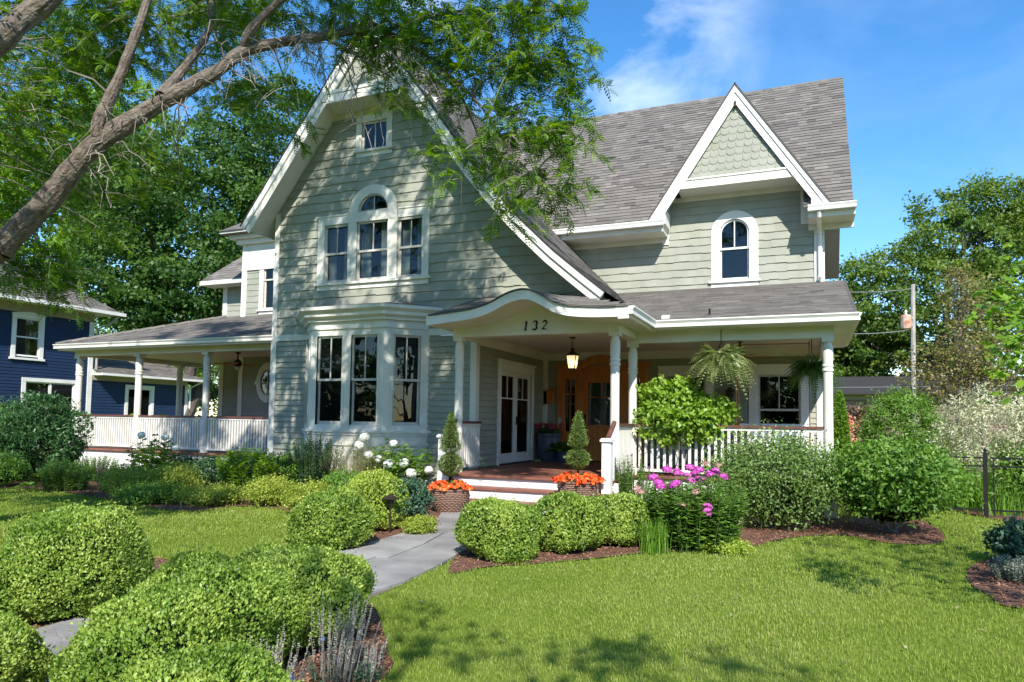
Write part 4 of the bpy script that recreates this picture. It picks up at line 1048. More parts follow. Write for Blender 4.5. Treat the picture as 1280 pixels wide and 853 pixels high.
def bush(spec, label, m, name='shrub', cat='shrub', L=.05, W=.03, nc=90, nl=40, rc=.13, droop=.1, group=None, base=.12, flat=.7, core=True, stems=7, outer=.45, sq=1.0, dense=2.3):
    loc, r, h = place(*spec)
    t = root(name, label, cat, loc, group)
    V, rn, C = clumps([(0, 0, h * (.5 + base * .4), r * .92, r * .92 * sq, h * (.5 - base * .35))], int(nc * dense), nl, rc * r / .5, L, W, outer=outer, droop=droop, flat=flat)
    V[:, :, 2] = np.maximum(V[:, :, 2], .01)
    obj('foliage', leafmesh('foliage', V, rn), LM[m], t, False)
    mb = MB()
    for i in range(stems):
        c = C[RNG.integers(len(C))]; branch(mb, (RNG.normal() * .05, RNG.normal() * .05, -.02), c, .012, .004, .03, 4, 5)
    mb.build('stems', M['twig'], t, False)
    if core: obj('dark_core', core_mesh('dark_core', r, r * sq, h, .52, .55, low=.24), M['core'], t, False)
    return t
def perennial(spec, label, m, name='perennial', cat='plant', ns=40, npl=12, L=.08, W=.025, flop=.3, up=.35, group=None, pairs=True, fl=None, lowbare=.1, spread=1.0, ntop=None):
    loc, r, h = place(*spec)
    t = root(name, label, cat, loc, group)
    V, tops, mb = stemmed(h, r * spread, int(ns * 1.9), npl, L * 1.1, W * 1.35, flop, up=up, pairs=pairs, lowbare=lowbare)
    obj('foliage', leafmesh('foliage', V), LM[m], t, False); mb.build('stems', M['stem'], t, False)
    return t, tops, r, h
# ================================================================== GROUND
def sheet(name, pts, z, m, th=0, rough=0, sub=.25):
    """level outline with a finely divided, slightly uneven top"""
    mb = MB(); k = len(pts)
    mb.add([(p[0], p[1], z) for p in pts] + ([(p[0], p[1], z - th) for p in pts] if th else []),
           [tuple(range(k))] + ([(i, k + i, k + (i + 1) % k, (i + 1) % k) for i in range(k)] if th else []))
    o = mb.build(name, m); o['kind'] = 'structure'; return o
def smooth_poly(pts, n=8):
    out = []; k = len(pts); P_ = [np.array(p[:2], float) for p in pts]
    for i in range(k):
        p0, p1, p2, p3 = P_[i - 1], P_[i], P_[(i + 1) % k], P_[(i + 2) % k]
        for j in range(n):
            t = j / n; out.append(.5 * (2 * p1 + (p2 - p0) * t + (2 * p0 - 5 * p1 + 4 * p2 - p3) * t * t + (3 * p1 - p0 - 3 * p2 + p3) * t ** 3))
    a = sum(out[i][0] * out[(i + 1) % len(out)][1] - out[(i + 1) % len(out)][0] * out[i][1] for i in range(len(out)))
    return out if a > 0 else out[::-1]
def G(*a): return [tuple(gp(x, y)[:2]) for x, y in a]
lawn_m = mat('turf', (.115, .17, .022), .95, (.15, .205, .034), 1.4, .5, 90, spec=0)
mulch_m = mat('shredded_bark_mulch', (.20, .10, .062), .95, (.12, .06, .04), 26, 1.2, 70)
mb = MB(); mb.add([(-400, -500, 0), (400, -500, 0), (400, 700, 0), (-400, 700, 0)], [(0, 1, 2, 3)]); o = mb.build('lawn', lawn_m); o['kind'] = 'structure'
PATH = smooth_poly([(-5.75, 11.1), (-3.3, 11.1), (-3.6, 10.2), (-4.2, 9.2)] + G((590, 672), (584, 690), (530, 718), (468, 747)) + [(-3.75, 4.9), (-3.95, 4.2), (-4.1, 3.2), (-4.2, 2.0), (-5.2, 2.0), (-5.1, 3.0), (-5.25, 3.7), (-5.3, 5.0), (-5.3, 6.3)] + G((425, 692), (480, 676), (520, 664), (548, 652)), 5)
BEDR = smooth_poly(G((560, 716), (610, 710), (669, 706), (740, 700), (810, 692), (860, 690), (932, 686), (985, 674), (1050, 670), (1110, 680), (1172, 681), (1178, 668), (1150, 652), (1110, 645)) + [(1.2, 15.5), (.5, 13.4), (-3.2, 13.5), (-3.0, 11.0), (-3.4, 10.5), (-4.15, 9.2)] + G((592, 675)), 5)
BEDL = smooth_poly(G((540, 668), (480, 680), (430, 692), (372, 692), (356, 680), (370, 662), (360, 640), (300, 634), (230, 640), (150, 628), (60, 613), (-20, 608)) + [(-21.5, 12.6), (-21, 14.3), (-12, 14.2), (-11, 13), (-6.3, 12.6), (-5.9, 11.2)] + G((560, 646)), 5)
BEDF = smooth_poly([(-3.85, 4.9), (-3.95, 4.2), (-4.0, 3.0), (-3.9, 1.5), (-1.9, 1.5)] + G((478, 853), (484, 820), (478, 788), (460, 758)), 5)
BEDW = smooth_poly([(-5.3, 2.2), (-5.35, 4.0), (-5.5, 5.6), (-6.0, 5.7), (-7.0, 5.7), (-8.3, 5.0), (-9, 3.0), (-8, 1.5)], 5)
BEDE = smooth_poly(G((1290, 765), (1240, 748), (1212, 730), (1212, 712), (1240, 700), (1300, 690)) + [(4, 10), (4, 7)], 5)
BEDB = smooth_poly([(1.1, 17.2), (2.4, 15.9), (3.1, 14.5), (4.2, 14.2), (9, 14.5), (9, 24), (1, 24)], 5)
sheet('path', PATH, .008, mat('path_joint', (.12, .105, .09), .95))
for b in (BEDR, BEDL, BEDF, BEDW, BEDE, BEDB): sheet('garden_bed', b, .016, mulch_m)
# flagstones of the path
def inpoly(P_, X, Y):
    P_ = np.asarray(P_); c = np.zeros(len(X), bool); j = len(P_) - 1
    for i in range(len(P_)):
        yi, yj = P_[i][1], P_[j][1]; xi, xj = P_[i][0], P_[j][0]
        c ^= ((yi > Y) != (yj > Y)) & (X < (xj - xi) * (Y - yi) / (yj - yi + 1e-12) + xi); j = i
    return c
mb = MB(); y = 2.0
while y < 11.05:
    d = random.uniform(.75, 1.15); y1 = min(y + d, 11.1); iv = scan([tuple(p) for p in PATH], (y + y1) / 2); i0 = scan([tuple(p) for p in PATH], y + .02); i1 = scan([tuple(p) for p in PATH], y1 - .02)
    if iv and i0 and i1:
        t = random.uniform(.35, .65); k = random.uniform(-.06, .06); cuts = [0, t, 1] if iv[0][1] - iv[0][0] > .7 else [0, 1]
        for a, b in zip(cuts, cuts[1:]):
            ga = .012 if a else .0; gb = .012 if b < 1 else 0
            la, ra = i0[0]; lb, rb = i1[0]; w0, w1 = ra - la, rb - lb
            q = [(la + w0 * (a + (k if a else 0)) + ga, y + .012), (la + w0 * (b + (k if b < 1 else 0)) - gb, y + .012), (lb + w1 * (b - (k if b < 1 else 0)) - gb, y1 - .012), (lb + w1 * (a - (k if a else 0)) + ga, y1 - .012)]
            rr = random.random(); z = .03 + random.uniform(0, .004)
            mb.add([(*p, z) for p in q] + [(*p, .0) for p in q], [(0, 1, 2, 3)] + [(i, 4 + i, 4 + (i + 1) % 4, (i + 1) % 4)[::-1] for i in range(4)], rr)
    y = y1
o = mb.build('paving', M['flag']); o['kind'] = 'structure'
for pts, lab in ((G((78, 808), (118, 800), (125, 790), (105, 782), (72, 790)), 'small tilted grey stepping stone at the back of the gap between the near boxwoods'),):
    pp = smooth_poly(pts, 4); k = len(pp); mb = MB(); mb.add([(*p, .055) for p in pp] + [(*p, 0) for p in pp], [tuple(range(k))] + [(i, k + i, k + (i + 1) % k, (i + 1) % k)[::-1] for i in range(k)])
    tag(mb.build('stepping_stone', M['flag']), lab, 'stone')

# mulch chips (nobody could count them)
def scatter(poly, n):
    A = np.asarray(poly); lo, hi = A.min(0), A.max(0); X = RNG.uniform(lo[0], hi[0], n); Y = RNG.uniform(lo[1], hi[1], n); k = inpoly(A, X, Y); return X[k], Y[k]
Vs = []
for b, n in ((BEDR, 26000), (BEDL, 26000), (BEDF, 12000), (BEDW, 9000), (BEDE, 9000)):
    X, Y = scatter(b, n); k = len(X); Vs.append(leaves(np.c_[X, Y, .022 + RNG.random(k) * .02], np.c_[RNG.normal(size=(k, 2)), RNG.normal(size=k) * .25], np.c_[RNG.normal(size=(k, 2)) * .45, np.ones(k)], RNG.uniform(.02, .06, k), RNG.uniform(.008, .018, k)))
o = obj('mulch_chips', leafmesh('mulch_chips', Vs), LM['chip']); o['kind'] = 'stuff'
# grass blades on the lawns that can be seen
def lawn_blades(n_at):
    Vs = []; Rn = []
    for (d0, d1, dens, hh, ww) in ((2.4, 5, 5200, .038, .0036), (5, 7.5, 3000, .04, .0048), (7.5, 10.5, 1700, .042, .007), (10.5, 15, 800, .045, .011), (15, 24, 220, .05, .02)):
        n = int(dens * (d1 * d1 - d0 * d0) * .71); a = RNG.uniform(-1.12, .30, n); rr = np.sqrt(RNG.uniform(d0 * d0, d1 * d1, n))
        X, Y = rr * np.sin(a), rr * np.cos(a)
        ok = np.ones(n, bool)
        for b in (PATH, BEDR, BEDL, BEDF, BEDW, BEDE, BEDB): ok &= ~inpoly(b, X, Y)
        ok &= ~((Y > 13.3) & (X < .5))
        X, Y = X[ok], Y[ok]; n = len(X); th = RNG.random(n) * 6.283; lean = RNG.random(n) * .75
        patch = lump(np.c_[X * .9, Y * .9, X * 0], 4, 1.1) * .13 + lump(np.c_[X * 3, Y * 3, X * 0], 9, 1.0) * .08
        h = hh * RNG.uniform(.6, 1.2, n); o_ = np.c_[np.cos(th), np.sin(th), np.zeros(n)]; s = np.c_[-np.sin(th), np.cos(th), np.zeros(n)]
        B = np.c_[X, Y, np.full(n, .0)]; mid = B + o_ * (h * lean * .3)[:, None] + np.array([0, 0, .6]) * h[:, None]; tip = B + o_ * (h * lean)[:, None] + np.array([0, 0, 1.]) * (h * (1 - .3 * lean))[:, None]
        Vs.append(np.stack([B, mid + s * ww * .5, tip, mid - s * ww * .5], 1)); Rn.append(np.clip(RNG.random(n) ** 1.3 * .85 + patch + .05, 0, 1))
    return np.concatenate(Vs), np.concatenate(Rn)
V, r = lawn_blades(0)
o = obj('grass', leafmesh('grass', V, r), LM['grass']); o['kind'] = 'stuff'; o['label'] = 'short green mown lawn grass'

# ================================================================== NEIGHBOURS AND BACKGROUND
NX = -27.0
NB = root('neighbour_house', 'navy blue two storey clapboard house with white window frames, left edge', 'house', (-31, 16, 0))
def PN(mb, name, m, parent=None): return mb.build(name, m, parent or NB)
fN = frame((NX, 0, 0), (0, 1, 0))      # faces +X
mb = MB(); courses(mb, [(8, .4), (19.55, .4), (19.55, 5.35), (8, 5.35)], fN, .12, 3, 0, .016, [(16.5, 3.68, 17.48, 5.2), (16.95, 1.3, 18.95, 2.85)])
mb.add([(NX, 19.55, 0), (-36, 19.55, 0), (-36, 19.55, 5.4), (NX, 19.55, 5.4)], [(0, 1, 2, 3)]); mb.add([(NX, 8, 0), (NX, 8, 5.4), (-36, 8, 5.4), (-36, 8, 0)], [(0, 1, 2, 3)])
PN(mb, 'wall', M['navy'])
mb = MB(); mb.box(-36, 8.05, -.1, NX - .03, 24.35, .42); PN(mb, 'foundation', M['foundation'])
mb = MB(); mb.box(NX - .02, 8, 5.36, NX + .05, 19.6, 5.72); PN(mb, 'frieze_board', M['tan'])
mb = MB(); mb.box(NX - .05, 19.42, .3, NX + .04, 19.62, 5.35); PN(mb, 'corner_board', M['white'])
mb = MB(); e = .75; fr_ = frame((NX + e, 0, 5.78), (0, 1, 0), np.array([-1, 0, .62]) / math.hypot(1, .62))
courses(mb, [(7.5, 0), (20.3, 0), (17.1, 5.2), (11, 5.2)], fr_, .16, .32, .006, .014)
mb.add([fr_(u, v, -.003) for u, v in ((7.5, 0), (20.3, 0), (17.1, 5.2), (11, 5.2))], [(0, 1, 2, 3)], .3)
mb.add([(NX + e, 20.3, 5.78), (-36, 20.3, 5.78), (-33, 16.6, 8.3), (NX + e - 4.4, 17.1, 8.5)], [(0, 1, 2, 3)], .3)
rf = PN(mb, 'roof', M['roof'])
mb = MB(); mb.box(NX, 7.5, 5.70, NX + e, 20.3, 5.74); mb.box(-36, 19.5, 5.7, NX, 20.3, 5.74); mb.box(NX + e, 7.5, 5.66, NX + e + .1, 20.4, 5.79); PN(mb, 'gutter', M['white'], parent=rf)
mb = MB(); mb.tube([(NX + e, 20.2, 5.7), (NX + .5, 20.0, 5.35), (NX + .14, 19.7, 5.1), (NX + .14, 19.7, 3.3)], .05, 6); PN(mb, 'downspout', M['galv'])
def nwin(y0, y1, z0, z1, kind='window', mid=True, div=0, X=NX, hood=False):
    f_ = frame((X, 0, 0), (0, 1, 0)); mb = MB(); c = .14
    mb.fbox(f_, y0 - c, z0 - .05, -.02, y0, z1, .05); mb.fbox(f_, y1, z0 - .05, -.02, y1 + c, z1, .05); mb.fbox(f_, y0 - c - .002, z1, -.02, y1 + c + .002, z1 + .14, .055); mb.fbox(f_, y0 - c - .05, z0 - .13, -.02, y1 + c + .05, z0 - .052, .09)
    if hood: mb.prism(f_, [(y0 - c - .08, z1 + .142), (y1 + c + .08, z1 + .142), ((y0 + y1) / 2, z1 + .24)], -.02, .1)
    w = PN(mb, kind, M['white']); s = MB()
    s.fbox(f_, y0, z0, -.05, y0 + .05, z1, -.0); s.fbox(f_, y1 - .05, z0, -.05, y1, z1, -.0); s.fbox(f_, y0 + .05, z0, -.05, y1 - .05, z0 + .06, 0); s.fbox(f_, y0 + .05, z1 - .05, -.05, y1 - .05, z1, 0)
    if mid: s.fbox(f_, y0 + .05, (z0 + z1) / 2 - .025, -.045, y1 - .05, (z0 + z1) / 2 + .025, -.004)
    for i in range(div): u = y0 + (y1 - y0) * (i + 1) / (div + 1); s.fbox(f_, u - .05, z0 + .06, -.044, u + .05, z1 - .05, .003)
    PN(s, 'sash', M['white'], parent=w)
    g = MB(); g.face([f_(y0, z0, -.03), f_(y1, z0, -.03), f_(y1, z1, -.03), f_(y0, z1, -.03)]); PN(g, 'glass', M['dglass'], parent=w)
    k = MB(); k.add([f_(y0, z0, -.6), f_(y1, z0, -.6), f_(y1, z1, -.6), f_(y0, z1, -.6), f_(y0, z0, -.05), f_(y1, z0, -.05), f_(y1, z1, -.05), f_(y0, z1, -.05)], [(0, 1, 2, 3), (0, 4, 5, 1), (1, 5, 6, 2), (2, 6, 7, 3), (3, 7, 4, 0)]); PN(k, 'window_recess', M['room'], parent=w)
nwin(16.55, 17.45, 3.72, 5.16, hood=True); nwin(17.0, 18.9, 1.35, 2.8, div=1, mid=False)
# low rear wing of the neighbour
mb = MB(); courses(mb, [(19.6, .4), (24.4, .4), (24.4, 3.0), (19.6, 3.0)], fN, .12, 3, 0, .016, [(21.25, 1.3, 22.5, 2.75)]); mb.add([(NX, 24.4, 0), (-33, 24.4, 0), (-33, 24.4, 3), (NX, 24.4, 3)], [(0, 1, 2, 3)]); PN(mb, 'wall', M['navy'])
mb = MB(); fr_ = frame((NX + .5, 0, 3.28), (0, 1, 0), np.array([-1, 0, .42]) / math.hypot(1, .42))
courses(mb, [(19.62, 0), (25.0, 0), (24.2, 3.0), (19.62, 3.0)], fr_, .16, .32, .006, .014); mb.add([fr_(u, v, -.003) for u, v in ((19.62, 0), (25.0, 0), (24.2, 3.0), (19.62, 3.0))], [(0, 1, 2, 3)], .3); rf = PN(mb, 'roof', M['roof'])
mb = MB(); mb.box(NX - .02, 19.65, 3.0, NX + .05, 24.4, 3.2); PN(mb, 'frieze_board', M['tan']); mb = MB(); mb.box(NX + .05, 19.65, 3.2, NX + .6, 25.0, 3.29); PN(mb, 'gutter', M['white'], parent=rf)
mb = MB(); mb.box(NX - .05, 24.28, .3, NX + .04, 24.44, 3.0); mb.tube([(NX + .5, 24.8, 3.2), (NX + .1, 24.5, 2.9), (NX + .1, 24.5, .2)], .045, 6); PN(mb, 'corner_board', M['white'])
nwin(21.3, 22.45, 1.35, 2.75, mid=False, div=1)

GB = root('garage', 'low brown garage with dark roof and small square window behind the right hand trees', 'garage', (3, 42, 0))
mb = MB(); courses(mb, [(-1, .2), (9, .2), (9, 3.0), (-1, 3.0)], facing(40), .16, 3, 0, .02, [(2.85, 2.55, 3.25, 2.95)]); mb.add([(-1, 40, 0), (-1, 47, 0), (-1, 47, 3), (-1, 40, 3)], [(0, 1, 2, 3)]); mb.build('wall', M['brown'], GB)
mb = MB(); mb.box(-1.1, 39.9, 2.95, 9.1, 40.02, 3.3); mb.box(1.35, 39.93, .1, 1.6, 40.02, 2.95); mb.box(2.75, 39.95, 2.5, 3.35, 39.99, 3.0); mb.build('trim_boards', M['tan'], GB)
mb = MB(); mb.add([(-1.4, 39.4, 3.3), (9.4, 39.4, 3.3), (9.4, 43.5, 4.35), (-1.4, 43.5, 4.35), (-1.4, 47.6, 3.3), (9.4, 47.6, 3.3)], [(0, 1, 2, 3), (3, 2, 5, 4)], .1); mb.add([(-1.4, 39.4, 3.3), (9.4, 39.4, 3.3), (9.4, 39.4, 3.2), (-1.4, 39.4, 3.2)], [(3, 2, 1, 0)], .9); mb.build('roof', M['roofedge'], GB)
mb = MB(); mb.box(2.85, 39.96, 2.55, 3.25, 39.97, 2.95); w = mb.build('window', M['room'], GB)
mb = MB(); mb.box(3.03, 39.94, 2.55, 3.07, 39.955, 2.95); mb.box(2.85, 39.94, 2.73, 3.25, 39.955, 2.77); mb.build('sash', M['white'], w)

# utility pole and wires
UP = root('utility_pole', 'grey wooden utility pole with rusty transformer beyond the garden', 'pole', (3.3, 28, 0))
mb = MB(); mb.tube([(3.27, 28, 0), (3.33, 28, 6.6)], [.095, .075], 8); mb.build('pole', M['galv'], UP)
mb = MB(); mb.lathe([(.02, 0), (.17, .02), (.18, .1), (.18, .42), (.15, .5), (.05, .52)], (3.08, 27.8, 5.0), 12); tr = mb.build('transformer', M['rust'], UP)
mb = MB(); mb.lathe([(.03, 0), (.05, .03), (.03, .06), (.05, .09), (.02, .16)], (3.08, 27.8, 5.52), 8); mb.build('insulator', M['white'], tr)
mb = MB(); mb.box(3.1, 27.82, 5.1, 3.3, 27.95, 5.2); mb.box(3.1, 27.82, 5.35, 3.3, 27.95, 5.42); mb.build('bracket', M['galv'], UP)
def wire(name, a, b, sag, lab):
    mb = MB(); a = np.array(a); b = np.array(b); mb.tube([a + (b - a) * t - np.array([0, 0, sag * 4 * t * (1 - t)]) for t in np.linspace(0, 1, 14)], .016, 4); tag(mb.build(name, M['wire']), lab, 'wire', 'overhead wires by the pole')
wire('overhead_wire', (.5, 24.4, 4.55), (3.25, 28, 5.0), .08, 'slack grey wire from the house to the middle of the pole')
wire('overhead_wire', (.4, 24.4, 5.9), (3.3, 28, 6.45), .08, 'highest grey wire running to the top of the pole')
wire('overhead_wire', (-14, 33, 3.4), (26, 33, 3.7), .3, 'long low grey cable crossing behind the garage roof line')

# black metal fence with gate
def fence(name, x0, x1, Y, label, gate=False):
    t = root(name, label, 'gate' if gate else 'fence', ((x0 + x1) / 2, Y, 0)); H = 1.05
    mb = MB(); mb.box(x0, Y - .012, .12, x1, Y + .012, .15); mb.box(x0, Y - .012, .9, x1, Y + .012, .93); mb.box(x0, Y - .012, H, x1, Y + .012, H + .03); mb.build('rails', M['iron'], t)
    n = int((x1 - x0) / .11)
    q = None
    for i in range(n):
        x = x0 + .05 + i * .11
        if q is None:
            mb = MB(); mb.box(x - .0105, Y - .0105, .03, x + .0105, Y + .0105, H + .0); q = mb.build('picket', M['iron'], t)
        else:
            o2 = q.copy(); link(o2); o2.parent = t; o2.location = (q.location[0] + i * .11, 0, 0)
    xs = (x0 - .035, x1 + .035) if gate else (x1 + .03,)
    for x in xs:
        mb = MB(); mb.box(x - .03, Y - .03, 0, x + .03, Y + .03, H + .1); mb.lathe([(.034, 0), (.02, .03), (.03, .06), (.005, .09)], (x, Y, H + .1), 8); mb.build('post', M['iron'], t)
fence('garden_gate', 1.95, 2.84, 15.0, 'black metal garden gate with two top rails between the burning bush and pale willow', True)
fence('garden_fence', 2.95, 5.6, 15.0, 'black metal picket fence running right from the gate post below the pale willow')

# ------------------------------------------------------------------ background trees
tree('broadleaf_tree', 'tall full green tree rising behind the utility pole at right', (6.5, 46, 0),
     [(-2.5, 0, 9.2, 3.2, 3, 3.0), (1.5, 0, 12.8, 3.6, 3, 2.9), (5, 1, 10.5, 3.4, 3, 4.0), (-4.6, 0, 6.2, 2.6, 2.6, 2.4), (0, -1, 8, 4, 3, 3.5), (3.2, 1, 14.2, 2.4, 2.4, 1.6), (8, 0, 9, 3, 3, 4)], 720, 90, .6, .21, .14, 'oak', .4, twigs=60, outer=.5)
tree('broadleaf_tree', 'lower round bright green tree over the garage roof beside the porch corner', (1.8, 49, 0), [(0, 0, 7.2, 2.8, 2.4, 2), (1.8, 0, 6.6, 2.2, 2, 1.8), (-2.2, 0, 7.8, 2.4, 2.2, 2.2)], 300, 60, .5, .17, .12, 'oak', .18, twigs=20)
tree('broadleaf_tree', 'dark leafy tree behind the garage and left of the tall one', (1.6, 52, 0), [(0, 0, 8, 3.4, 3, 4), (-2.6, 0, 5.5, 3, 3, 2.6), (2.4, 0, 6, 3, 3, 3)], 260, 50, .6, .3, .2, 'maple', .3, twigs=20)
tree('serviceberry_tree', 'slender multi stemmed small tree with sparse yellowish leaves', (3.75, 21.5, 0),
     [(0, 0, 2.6, 1.2, .9, 1.0), (.1, 0, 3.7, 1.15, .9, 1.0), (.05, 0, 4.8, .75, .7, .9), (-.8, 0, 3.0, .8, .6, .8), (.9, 0, 3.2, .9, .7, .9), (0, 0, 5.6, .4, .4, .5)], 520, 17, .26, .08, .055, 'olive', .05, twigs=240, bark='twig', fork=.2, multi=4, outer=.15)
tree('maple_tree', 'massive dark green maple standing behind the left wing of the house', (-27, 25, 0),
     [(0, 0, 12, 4, 4, 4), (-3, -1.5, 8.4, 3, 3, 3), (3, 1, 9.6, 3.4, 3.4, 3.6), (1, 0, 7.6, 3.6, 3.2, 2.4), (-3.4, -2, 13, 3.2, 3, 3.4), (2.5, 2, 15, 3.6, 3.6, 3.6), (-1.5, -1, 6.6, 2.6, 2.4, 1.4), (5.5, 4, 12, 3.4, 3, 4)], 1200, 80, .6, .19, .14, 'maple', .32, twigs=80, outer=.35)
tree('broadleaf_tree', 'light green tree rising behind the navy house at the far left', (-37, 23.5, 0),
     [(0, 0, 12, 4, 4, 4), (3.4, 1, 9, 3, 3, 3), (-3, -2, 15, 4, 4, 4), (3, 1, 16, 4, 4, 4), (5.4, 2, 12.4, 2.6, 3, 3), (-3, -2, 9.5, 3, 3, 3)], 1100, 60, .55, .2, .14, 'bright', .4, twigs=40, outer=.35)
tree('broadleaf_tree', 'distant soft green tree seen through the left porch', (-50, 44, 0), [(0, 0, 5, 4, 3, 3.4), (5, 0, 4, 4, 3, 3), (10, 2, 3.6, 4, 3, 3)], 200, 40, .7, .34, .22, 'oak', .3, twigs=15)
tree('broadleaf_tree', 'hazy pale green tree in the gap left of the dark maple', (-72, 52, 0), [(0, 0, 10, 5, 4, 5), (6, 0, 8, 4, 4, 4), (13, 0, 6, 5, 4, 4)], 260, 40, .9, .4, .28, 'oak', .4, twigs=20)
for i, (x, y, s, lab) in enumerate(((-48, 60, 1.2, 'far tree crown beyond the navy house roof'), (14, 60, 1.1, 'far tree crown at the right edge behind the tall green tree'), (22, 48, 1.0, 'far tree crown low at the right edge behind the pale willow'))):
    tree('broadleaf_tree', lab, (x, y, 0), [(0, 0, 6 * s, 6 * s, 5, 5 * s), (5, 0, 4 * s, 5, 4, 4 * s), (-5, 0, 4 * s, 5, 4, 4 * s)], 220, 40, .9, .42, .3, 'oak', .4, twigs=10)

# trees across the street, behind the photographer: only their mirror image shows in the panes
V, r, C = clumps([(x, -46 + 5 * math.sin(x), 7, 7, 4, 6.5) for x in range(-70, 71, 8)] + [(x, -42, 1.8, 6, 2, 2.2) for x in range(-70, 71, 9)], 2300, 30, 1.3, .8, .6, outer=.2)
V2, r2, C = clumps([(1.0, -2.2, 6.2, 1.5, 1.0, .7), (3.2, -3, 6.8, 1.6, 1.2, .9), (-.9, -2.6, 7.0, 1.0, .8, .6)], 42, 26, .3, .13, .09, outer=.1)  # unseen crowns nearer by, added so their leaf shade falls on the lawn
o = obj('street_trees', leafmesh('street_trees', [V, V2], np.r_[r, r2]), LM['maple']); o['kind'] = 'stuff'
# ================================================================== THE GARDEN
def bw(spec, label, n=9000, L=.03, W=.018, m='box', seed=0, sq=1, hk=1, **k):
    loc, r, h = place(*spec)
    if n >= 13000 and spec[1] > 750: n = int(n * 1.7); L *= .84; W *= .84; k['rough'] = .075; k['deep'] = .18
    else: n = int(n * 1.5); k['rough'] = .07
    return boxwood(loc, r, r * sq, h * hk, label, n, L, W, seed, m, **k)
# near boxwoods
bw((78, 786, 640, 176), 'large round clipped boxwood at the left, closest to the left lawn', 30000, .03, .017, seed=1)
bw((-35, 800, 690, 130), 'boxwood mound cut by the left edge, joined to the large round one', 14000, .03, .017, seed=2)
bw((-40, 900, 775, 150), 'small boxwood in the bottom left corner beside the grey paving gap', 13000, .028, .016, seed=3)
bw((366, 830, 688, 182), 'wide clipped boxwood nearest the paved walk, behind the grey dried stalks', 30000, .03, .017, seed=4)
bw((262, 880, 708, 225), 'middle boxwood mound in the foreground between the walk and the paving gap', 30000, .028, .016, seed=5)
bw((185, 930, 742, 190), 'foreground boxwood right of the grey paving gap', 20000, .027, .015, seed=6)
bw((235, 1010, 822, 230), 'darker boxwood along the bottom edge of the picture', 16000, .025, .015, seed=7, m='box')
# mid boxwoods left of the walk
bw((412, 694, 612, 98), 'boxwood mound left of the walk, in front of the path lamp', 13000, .034, .02, seed=8)
bw((462, 668, 597, 92), 'boxwood mound behind the front one, below the white hydrangea', 9000, .034, .02, seed=9, m='boxnew')
# right hand hedge
bw((628, 706, 624, 104), 'leftmost of the three clipped boxwoods beside the porch steps', 15000, .032, .019, seed=10)
bw((705, 696, 620, 100), 'middle of the three clipped boxwoods, in front of the second topiary', 15000, .032, .019, seed=11)
bw((772, 688, 620, 86), 'right of the three clipped boxwoods, next to the magenta phlox', 13000, .032, .019, seed=12)

# dried stalks with a few blue flowers
def stalks(spec, label, n, blue):
    loc, r, h = place(*spec); t = root('salvia', label, 'plant', loc, 'dried salvia clumps'); mb = MB(); Vs = []; tops = []
    for i in range(n):
        a = RNG.random() * 6.28; rr = r * math.sqrt(RNG.random()); hh = h * RNG.uniform(.6, 1.05)
        b = np.array([math.cos(a) * rr * .6, math.sin(a) * rr * .6, 0]); tp = np.array([math.cos(a) * rr + .05, math.sin(a) * rr, hh]); mb.tube([b, (b + tp) / 2 + RNG.normal(size=3) * .01, tp], [.0028, .0024, .0012], 4)
        ts = np.repeat(np.arange(.3, 1, .028), 3); c = b + (tp - b) * ts[:, None]; A = rdir(len(ts)); A[:, 2] = abs(A[:, 2]) * .5
        Vs.append(leaves(c + unit(A) * .004, A, rdir(len(ts)), .011, .007)); tops.append(b + (tp - b) * .62)
    mb.build('stalks', M['twig'], t, False); obj('seed_heads', leafmesh('seed_heads', Vs), LM['grey'], t, False)
    V, tp, sm = stemmed(h * .42, r * .9, 26, 10, .035, .011, .2); obj('foliage', leafmesh('foliage', V), LM['blue'], t, False)
    heads(t, [tops[i] * np.array([1, 1, .75]) for i in range(blue)], .016, 'bflower', 40, .012, 1.4, dome=-1)
stalks((420, 872, 742, 90), 'tall dried grey flower stalks against the boxwood near the lawn edge', 46, 2)
stalks((340, 905, 792, 90), 'grey stalks with a few pale blue flowers in front of the middle boxwood', 34, 7)
stalks((462, 862, 790, 40), 'short grey stalks at the lawn edge on bare mulch', 12, 0)

# bed along the left porch
def ever(spec, label, m='dark'):
    loc, r, h = place(*spec); t = root('arborvitae', label, 'shrub', loc)
    V, rn, C = clumps([(0, 0, h * .35, r * .9, r * .8, h * .33), (0, 0, h * .68, r * .68, r * .6, h * .3)], 460, 40, .15, .085, .032, flat=.6, outer=.55, droop=.5)
    V2, r2 = mound_mesh(r * .92, r * .85, h * .93, 7000, .10, .036, 21, .12, .25, 2.0, .4, .6)
    obj('foliage', leafmesh('foliage', [V, V2], np.r_[rn, r2]), LM[m], t, False); obj('dark_core', core_mesh('dark_core', r, r, h, .45, .6, low=.1), M['core'], t, False)
ever((42, 606, 486, 125), 'big dark blue green evergreen shrub at the corner of the left porch')
bush((-22, 604, 505, 90), 'lighter green leafy shrub cut by the left edge beside the dark evergreen', 'bright', L=.07, W=.04, nc=100, nl=34, rc=.16)
bush((0, 612, 566, 60), 'low green shrub at the far left in front of the evergreen', 'green', L=.05, W=.03, nc=60, nl=30)
def plume(spec, label, m='plum', n=9):
    t, tops, r, h = perennial(spec, label, 'dark', 'astilbe', 'plant', 22, 10, .06, .025, group='mauve astilbes')
    Vs = []
    for p in tops[:n]:
        k = 70; ts = RNG.random(k); c = np.array(p)[None] + np.c_[RNG.normal(size=(k, 2)) * (.028 * (1 - ts))[:, None], -.02 + ts * .17]; Vs.append(leaves(c, rdir(k) + np.array([0, 0, .6]), rdir(k), .022, .01))
    obj('plumes', leafmesh('plumes', Vs), LM[m], t, False)
